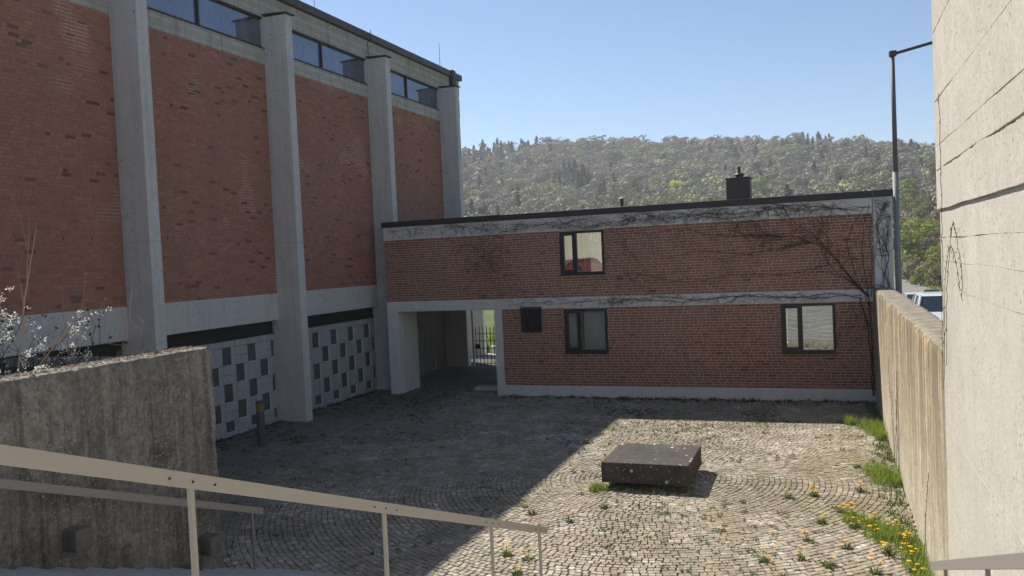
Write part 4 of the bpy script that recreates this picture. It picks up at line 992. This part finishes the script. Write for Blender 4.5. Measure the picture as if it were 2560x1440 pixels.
clump('small bright grass tuft at the near left corner of the slab seat', [(-4.15, 15.42, .13), (-4.3, 15.3, .10)], .13, 110, .0035)
def dandelion(x, y, nf, L):
    rt = empty('dandelion', (x, y, 0), 'dandelion with yellow flower heads growing between the courtyard cobbles', 'dandelion', 'dandelions on the courtyard')
    mb = MB(); rosette(mb, x, y, random.randint(9, 14), L); blades(mb, x, y, 14, .10, .07, lean=.8); mb.build('leaves', M['weed'], rt)
    for _ in range(nf):
        a = random.random()*6.283; r = random.uniform(.03, .14); h = random.uniform(.08, .18); hx, hy = x+r*math.cos(a), y+r*math.sin(a)
        mb = MB(); mb.tube([(x, y, 0), (x+r*.5*math.cos(a), y+r*.5*math.sin(a), h*.65), (hx, hy, h)], .003, 4); mb.build('stalk', M['weed'], rt)
        mb = MB(); n = 14; s = random.uniform(.021, .031)
        for k in range(n):
            t = 6.283*k/n; dx, dy = math.cos(t), math.sin(t); q = .28
            mb.quad((hx, hy, h+.004), (hx+s*math.cos(t-q), hy+s*math.sin(t-q), h+.013), (hx+dx*s*1.15, hy+dy*s*1.15, h+.012), (hx+s*math.cos(t+q), hy+s*math.sin(t+q), h+.013))
        mb.lathe((hx, hy, h-.002), [(.006, 0), (s*.72, .012), (s*.5, .019), (.002, .022)], 9); mb.build('flower_head', M['yellow'], rt)
DAND = [(-.34,15.78,7),(-.77,15.56,3),(.45,17.95,3),(.45,16.22,4),(.27,14.72,5),(.83,14.02,6),(.95,12.82,6),(-.97,12.27,3),(-.48,12.47,3),(-4.67,11.63,5),(-4.32,11.54,3),(-3.84,14.29,1),(-.39,13.27,3),(-5.52,19.14,1),(.55,14.3,5),(.3,14.1,4),(.89,13.3,6),(1.0,13.6,5),(-4.26,10.95,3),(.7,13.0,4),(.1,14.9,3),(.6,13.7,5),(-.2,14.2,3),(.15,13.1,3),(1.0,12.3,4),(.2,22.4,1),(-4.2,13.4,2),(-5.0,13.7,1),(-.1,12.3,2),(.5,12.2,3)]
for (x, y, nf) in DAND: dandelion(x, y, nf, random.uniform(.10, .17))
rt = empty('dandelion', (-7.5, 8.2, .74), 'single dandelion on the steps at the foot of the dark retaining wall', 'dandelion')
mb = MB(); rosette(mb, -7.55, 8.2, 12, .14, .74); blades(mb, -7.55, 8.2, 40, .16, .12, .74, .7); mb.build('leaves', M['weed'], rt)
mb = MB(); mb.lathe((-7.52, 8.2, .95), [(.006, 0), (.03, .014), (.02, .024), (.002, .027)], 10); mb.build('flower_head', M['yellow'], rt)

# ------------------------------------------------------------------ shrubs on the planting bed
def twig_tree(mb, p, d, L, r, depth, ends, wig=.25, gravity=0., kids=(2, 4)):
    pts = [Vector(p)]; rad = [r]; d = Vector(d).normalized(); n = max(3, int(L/.10))
    for i in range(n):
        d = (d + Vector((random.gauss(0, wig), random.gauss(0, wig), random.gauss(0, wig)-gravity))*.28).normalized()
        pts.append(pts[-1]+d*L/n); rad.append(max(.0022, r*(1-.75*(i+1)/n)))
    mb.tube(pts, rad, 4, cap=False)
    if depth > 0:
        for _ in range(random.randint(*kids)):
            i = random.randint(n//3, n); q = (d + Vector((random.gauss(0, .7), random.gauss(0, .7), random.gauss(.1, .5)))).normalized()
            twig_tree(mb, pts[i], q, L*random.uniform(.3, .6), rad[i]*.7, depth-1, ends, wig, gravity, kids)
    else: ends += pts[1:]
    ends.append(pts[-1])
def leafquads(mb, pts, n, s, spread):
    for p in pts:
        for _ in range(n):
            c = Vector(p)+Vector((random.gauss(0, spread), random.gauss(0, spread), random.gauss(0, spread))); a = Vector((random.gauss(0,1), random.gauss(0,1), random.gauss(0,1))).normalized(); b = a.orthogonal().normalized(); t = s*random.uniform(.6, 1.3)
            mb.quad(c-a*t, c-b*t*.6, c+a*t, c+b*t*.6)
def shrub(name, label, cat, base, dirs, twm, leafm, depth, n, s, spread, r=.010, wig=.25, part='leaves', kids=(2, 4), gravity=0.):
    rt = empty(name, base, label, cat, 'shrubs on the planting bed'); mb = MB(); ends = []
    for (d, L) in dirs: twig_tree(mb, (base[0]+random.gauss(0, .05), base[1]+random.gauss(0, .05), base[2]-.05), d, L, r, depth, ends, wig, gravity, kids)
    mb.build('branches', twm, rt)
    if n: m2 = MB(); leafquads(m2, ends, n, s, spread); m2.build(part, leafm, rt)
    return rt
ZB = 3.25
shrub('blackthorn_shrub', 'white flowering blackthorn spray at the left picture edge above the wall', 'shrub', (-8.35, 6.15, ZB), [((.1, .35, 1), 1.15), ((.2, .1, 1), .9), ((.2, .5, .5), .7), ((.3, .3, .35), .55)], M['twig'], M['blossom'], 2, 5, .012, .018, part='blossoms')
shrub('blackthorn_shrub', 'white flowering blackthorn spray arching over the wall head', 'shrub', (-8.4, 6.95, ZB), [((.05, .15, 1), .85), ((.2, .75, .45), .75), ((.1, .5, .8), .7), ((.25, .9, .25), .6)], M['twig'], M['blossom'], 2, 4, .012, .016, part='blossoms')
shrub('bare_sapling', 'tall bare sapling with thin pale twigs left of the first pilaster', 'sapling', (-8.35, 6.55, ZB), [((.05, .22, 1), 1.95), ((.1, .5, .8), .9)], M['twig_pale'], M['bud'], 1, 0, .01, .01, r=.017, wig=.12, kids=(3, 4), part='buds')
shrub('bare_sapling', 'slender bare sapling standing in front of the first pilaster', 'sapling', (-8.3, 8.15, ZB), [((0, .05, 1), 1.25), ((.05, .3, 1), .75)], M['twig_pale'], M['bud'], 1, 0, .01, .01, r=.012, wig=.12, kids=(3, 5))
shrub('budding_shrub', 'thin brown stems with orange buds in the middle of the bed', 'shrub', (-8.6, 7.45, ZB), [((.05, .3, 1), 1.1), ((0, -.1, 1), 1.2), ((.05, .15, 1), 1.4), ((.1, .5, .8), 1.2)], M['twig_pale'], M['bud'], 0, 1, .010, .006, r=.007, wig=.1, part='buds')
shrub('leafy_shrub', 'dark green leafy shoots left of the bare sapling', 'shrub', (-8.7, 7.9, ZB), [((0, -.2, 1), .75), ((.1, .2, 1), .7), ((0, .4, .9), .8)], M['twig'], M['shrub_leaf'], 1, 1, .022, .02, part='leaves')
shrub('leafy_shrub', 'low dark green shrub under the blossoms on the left', 'shrub', (-8.75, 6.75, ZB), [((0, -.2, 1), .8), ((.1, .2, 1), .75), ((0, .4, .9), .7)], M['twig'], M['shrub_leaf'], 1, 1, .022, .02, part='leaves')
shrub('leafy_shrub', 'small round yellow green shrub just behind the wall head', 'shrub', (-8.33, 7.25, ZB), [((0, -.2, .6), .25), ((.1, .2, .5), .3), ((0, .4, .5), .3), ((.2, 0, .6), .28)], M['twig'], M['weed'], 1, 3, .014, .03, part='leaves')
shrub('dry_grass_tuft', 'tangle of dry pale stems on the planting bed', 'shrub', (-8.3, 7.6, ZB), [((.3, .6, .3), .6), ((.2, -.6, .35), .6), ((.4, .8, .2), .55), ((.1, .2, .7), .5), ((.3, -.3, .4), .5)], M['twig_pale'], M['bud'], 1, 0, .01, .01, r=.005, wig=.4, gravity=.12)
ml = MB()
for _ in range(500): leafquads(ml, [(random.uniform(-10.5, -8.25), random.uniform(2, 8.6), 3.30+random.random()*.06)], 1, .03, .02)
tag(ml.build('ground_cover', M['shrub_leaf']), 'low dark ground cover on the planting bed', 'ground cover', kind='stuff')

# ------------------------------------------------------------------ trees: woods on the hill and the hedge on the right
def crown_arrays(kind, seed, n, leaf_s):
    rg = np.random.default_rng(seed)
    if kind == 'conifer':
        t = rg.random(n)**.75; rad = (1-t)**.9*.21+.012; a = rg.random(n)*6.283; rr_ = rad*np.sqrt(rg.random(n)*.8+.2)*(.75+.5*((np.floor(t*11) % 2)))
        C = np.stack([rr_*np.cos(a), rr_*np.sin(a), .10+t*.90], 1)
    else:
        nb = 9 if kind == 'tree' else 7; bc = []
        for k in range(nb):
            a = rg.random()*6.283; rr_ = .22*np.sqrt(rg.random()); bc.append((rr_*np.cos(a), rr_*np.sin(a), .46+.38*rg.random()))
        bc = np.array(bc); bc[:3,2] = (.34,.42,.38); br = .12+.09*rg.random(nb); k = rg.integers(0, nb, n)
        d = rg.normal(size=(n,3)); d /= np.linalg.norm(d, axis=1)[:,None]; d[:,2] = np.abs(d[:,2])*.9 - .25*(rg.random(n))
        C = bc[k]+d*(br[k]*(.55+.5*rg.random(n)**.5))[:,None]
        if kind == 'bush': C[:,2] = (C[:,2]-.30)*1.35
        m = C[:,2].max(); C[:,2] *= 1/m
    if kind == 'conifer': d = np.stack([C[:,0], C[:,1], np.full(n, .10)], 1); d /= np.linalg.norm(d, axis=1)[:,None]
    nn = d*1.5+rg.normal(size=(n,3))*.42; N1 = np.cross(nn, rg.normal(size=(n,3))); N1 /= np.linalg.norm(N1, axis=1)[:,None]; N2 = np.cross(N1, nn); N2 /= np.linalg.norm(N2, axis=1)[:,None]
    s = leaf_s*(.6+.8*rg.random(n))[:,None]
    V = np.stack([C-N1*s, C-N2*s*.7, C+N1*s, C+N2*s*.7], 1).reshape(-1,3); Q = np.arange(n*4).reshape(-1,4)
    return V, Q
def trunk_arrays(kind, seed):
    rg = random.Random(seed); mb = MB(); h = .95 if kind == 'conifer' else .62
    mb.tube([(0,0,-.05), (.01,0,.25), (0,.01,h)], [.016, .012, .004], 5, cap=False)
    if kind != 'conifer':
        for k in range(7):
            a = rg.random()*6.283; z = rg.uniform(.25, .5); l = rg.uniform(.15, .3)
            mb.tube([(0,0,z), (l*.5*math.cos(a), l*.5*math.sin(a), z+l*.7), (l*math.cos(a), l*math.sin(a), z+l*1.5)], [.008, .005, .002], 4, cap=False)
    return np.array(mb.v), mb.f, mb
KIN = []
for k in range(7): KIN.append(('tree', crown_arrays('tree', 200+k, 330, .040), trunk_arrays('tree', 300+k), 'wood_leaf'))
for k in range(3): KIN.append(('conifer', crown_arrays('conifer', 220+k, 260, .045), trunk_arrays('conifer', 320+k), 'conifer'))
SPECIAL = []
for (lab, xp, ypx, h, w, mat, sd) in [
    ('vivid lime green tree on the hillside above the annex roof', 1698, 484, 17, 13, 'lime_leaf', 501),
    ('lime green tree on the lower hillside behind the lamp pole', 2262, 470, 13, 10, 'lime_leaf', 502),
    ('rounded pale green tree on the lower right hillside', 2284, 500, 17, 16, 'fresh_leaf', 503),
    ('tall olive tree on the right hillside beside the concrete wall', 2340, 450, 22, 17, 'olive_leaf', 504),
    ('narrow sunlit olive tree low on the right hillside', 2302, 535, 15, 11, 'olive_leaf', 505),
    ('rounded pale green tree on the hillside left of the lime green one', 1595, 470, 19, 17, 'olive_leaf', 507),
    ('pale green tree on the hillside right of the chimney', 1905, 475, 16, 14, 'fresh_leaf', 506)]:
    d = (AX_R*((xp-1280)/FPX)+AX_F); a = math.atan2(d.x, d.y); r_ = 220.
    while r_ < 700:                                     # walk up the slope until the tree stands at the height seen
        x, y = r_*math.sin(a), r_*math.cos(a); z = float(hill_z(np.array(r_), np.array(math.degrees(a)))); q = to_px((x, y, z+h*.55))
        if q[1] < ypx: break
        r_ += 4.
    SPECIAL.append((lab, x, y, z, h, w, mat, sd))
trees = []
rgt = np.random.default_rng(77)
rr_ = 205.
while rr_ < 765:
    dth = math.degrees(10.6/rr_); az = -29.0
    while az < 11:
        a = az+rgt.normal()*dth*.35; r_ = rr_+rgt.normal()*3.0; az += dth
        hz_ = float(hill_z(np.array(r_), np.array(a)))
        if hz_ < -2.2: continue
        if a < 3.5 and r_ < 320: continue
        if any(abs(a-math.degrees(math.atan2(t[1], t[2]))) < math.degrees(t[5]*.42/math.hypot(t[1], t[2])) and -45 < r_-math.hypot(t[1], t[2]) < 7 for t in SPECIAL): continue
        x, y = r_*math.sin(math.radians(a)), r_*math.cos(math.radians(a))
        cn = float(vnoise(np.array([x*.02, y*.02, 4.]))); con = rgt.random() < (.6 if cn > .68 else .07 if cn > .45 else .03)
        if a < -21 and rgt.random() < .25: con = True
        h = rgt.uniform(11, 17) if not con else rgt.uniform(12, 18)
        trees.append((x, y, hz_, h, con, rgt.integers(0, 3 if con else 7), rgt.random()*6.283, rgt.uniform(1.0, 1.5)*(.86 if con else 1.), rgt.random(), float(vnoise(np.array([x*.013+5, y*.013, 8.])))))
    rr_ += 9.4
# visible size decides which trees stand as single things
def tkey(t):
    p = to_px((t[0], t[1], t[2]+t[3]*.6))
    if p is None or not (1150 < p[0] < 2370): return 1e9
    return math.hypot(t[0], t[1])/t[3]
order = sorted(range(len(trees)), key=lambda i: tkey(trees[i])); single = set(order[:300])
crown_me = []; trunk_me = []
for (kd, (Vv, Qq), (tv, tf, mb), mname) in KIN:
    crown_me.append(np_mesh('crown', Vv, Qq, M[mname])); trunk_me.append(mb.mesh('trunk', M['bark']))
acc = {0: [[], [], [], 0], 1: [[], [], [], 0]}; tmb = MB()
for i, (x, y, z, h, con, k, rot_, wd_, tr, tn) in enumerate(trees):
    ki = 7+k if con else k
    if i in single:
        lab = ('dark conifer standing among the bare trees of the wooded hillside' if con else 'grey brown budding tree among many on the wooded hillside')
        rt = empty('conifer_tree' if con else 'woodland_tree', (x, y, z), lab, 'tree', 'single conifers on the hillside' if con else 'budding trees on the hillside', rot_)
        for nm, me in (('crown', crown_me[ki]), ('trunk', trunk_me[ki])):
            o = bpy.data.objects.new(nm, me); col.objects.link(o); o.parent = rt
        rt.scale = (h*wd_, h*wd_, h)
    else:
        Vv, Qq = KIN[ki][1]; c, s = math.cos(rot_), math.sin(rot_); W = Vv*np.array([h*wd_, h*wd_, h])
        W = np.stack([W[:,0]*c-W[:,1]*s+x, W[:,0]*s+W[:,1]*c+y, W[:,2]+z], 1); A = acc[1 if con else 0]
        A[0].append(W); A[1].append(Qq+A[3]); A[2].append(np.full(len(Qq), (tr*.6+tn*.55) % 1.0)); A[3] += len(W)
        tmb.tube([(x, y, z-1), (x, y, z+h*.6)], [.016*h, .006*h], 3, cap=False)
for k, nm, mt, lb in ((0, 'hillside_wood', 'wood_leaf', 'grey brown and pale green budding wood covering the far hillside'), (1, 'hillside_conifers', 'conifer', 'dark conifers mixed into the far hillside wood')):
    tag(link(nm, np_mesh(nm, np.concatenate(acc[k][0]), np.concatenate(acc[k][1]), M[mt], attr=np.concatenate(acc[k][2]))), lb, 'wood', kind='stuff')
tag(tmb.build('hillside_trunks', M['bark']), 'thin trunks of the far hillside wood', 'wood', kind='stuff')
def big_tree(name, label, x, y, z, h, w, mat, kind, n, ls, seed, group):
    rt = empty(name, (x, y, z), label, 'tree', group, seed*1.3)
    Vv, Qq = crown_arrays(kind, seed, n, ls); Vv = Vv*np.array([w, w, h]); o = bpy.data.objects.new('crown', np_mesh('crown', Vv, Qq, M[mat])); col.objects.link(o); o.parent = rt
    tv, tf, mb = trunk_arrays('tree', seed); mb.v = [(a*w, b*w, c*h) for a, b, c in mb.v]
    o = bpy.data.objects.new('trunk', mb.mesh('trunk', M['bark'])); col.objects.link(o); o.parent = rt
    return rt
def at_px_dir(xp, D):      # lateral position at depth D for a bearing measured in the photograph
    d = AX_R*((xp-1280)/FPX)+AX_F; return d.x/d.y*D
HG = 'hedge trees beside the road'
for (lab, xp, D, h, w, mat, kind, n, ls, sd, nm) in [
    ('bright green broad tree in the middle of the roadside hedge', 2296, 172, 12.5, 17, 'fresh_leaf', 'tree', 2200, .022, 401, 'roadside_tree'),
    ('pale brown budding bush in the roadside hedge', 2322, 168, 8.6, 9, 'brown_twigs', 'bush', 1600, .022, 402, 'roadside_bush'),
    ('yellow green bush beside the pale concrete wall', 2352, 160, 8.4, 9, 'fresh_leaf', 'bush', 1500, .022, 403, 'roadside_bush'),
    ('olive bush at the left end of the roadside hedge', 2272, 176, 6.0, 6, 'olive_leaf', 'bush', 1100, .03, 404, 'roadside_bush'),
    ('small brown bush at the edge of the grass verge', 2288, 164, 4.8, 4, 'brown_twigs', 'bush', 700, .035, 405, 'roadside_bush'),
    ('low green bush at the foot of the hedge', 2308, 158, 3.6, 6, 'fresh_leaf', 'bush', 800, .035, 406, 'roadside_bush'),
    ('dark olive bush low in the hedge by the dark estate car', 2338, 154, 4.6, 7, 'olive_leaf', 'bush', 900, .035, 407, 'roadside_bush'),
    ('pale olive tree behind the street lamp', 2258, 215, 14, 12, 'olive_leaf', 'tree', 1500, .028, 408, 'roadside_tree'),
    ('olive tree behind the bright green roadside tree', 2330, 225, 17, 15, 'olive_leaf', 'tree', 1600, .028, 409, 'roadside_tree'),
    ('brownish tree behind the yellow green bush', 2362, 205, 15, 13, 'brown_twigs', 'tree', 1600, .028, 410, 'roadside_tree')]:
    big_tree(nm, lab, at_px_dir(xp, D), D, -3.3, h, w, mat, kind, n, ls, sd, HG)
for (lab, x, y, z, h, w, mat, sd) in SPECIAL:
    big_tree('hillside_tree', lab, x, y, z-.5, h, w, mat, 'tree', 1100, .028, sd, 'single bright trees on the hillside')
# verge grass by the road
mb = MB()
for _ in range(2600):
    y = random.uniform(70, 200); x = road_x(y)+random.uniform(3.7, 9.5); blades(mb, x, y, 3, .45, .5, zroad(y)-.03, .6, .06)
tag(mb.build('verge_grass', M['grass']), 'bright grass verge beside the far road', 'grass', kind='stuff')
gb = MB()
for _ in range(260): blades(gb, random.uniform(-17, -9.5), random.uniform(37.6, 42), 12, .3, .25, .34, .5, .012)
tag(gb.build('lawn_grass', M['grass']), 'bright sunlit grass beyond the iron gate', 'grass', kind='stuff')
big_tree('garden_tree', 'leafy garden tree behind the white wall beyond the gate', -17.0, 43.0, .3, 6.5, 5, 'shrub_leaf', 'tree', 900, .035, 601, 'trees beyond the gate')

# ------------------------------------------------------------------ haze
hm = bpy.data.materials.new('valley_haze'); hm.use_nodes = True; hn = hm.node_tree; hn.nodes.clear()
ho = hn.nodes.new('ShaderNodeOutputMaterial'); hv = hn.nodes.new('ShaderNodeVolumePrincipled')
hv.inputs['Color'].default_value = (.86, .91, 1., 1); hv.inputs['Density'].default_value = .0003; hv.inputs['Anisotropy'].default_value = .2
hn.links.new(hv.outputs[0], ho.inputs['Volume'])
mb = MB(); mb.box(-920, 920, -420, 1520, -60, 128)
hz_o = mb.build('haze', hm); tag(hz_o, 'thin bluish valley haze', 'haze', kind='stuff')
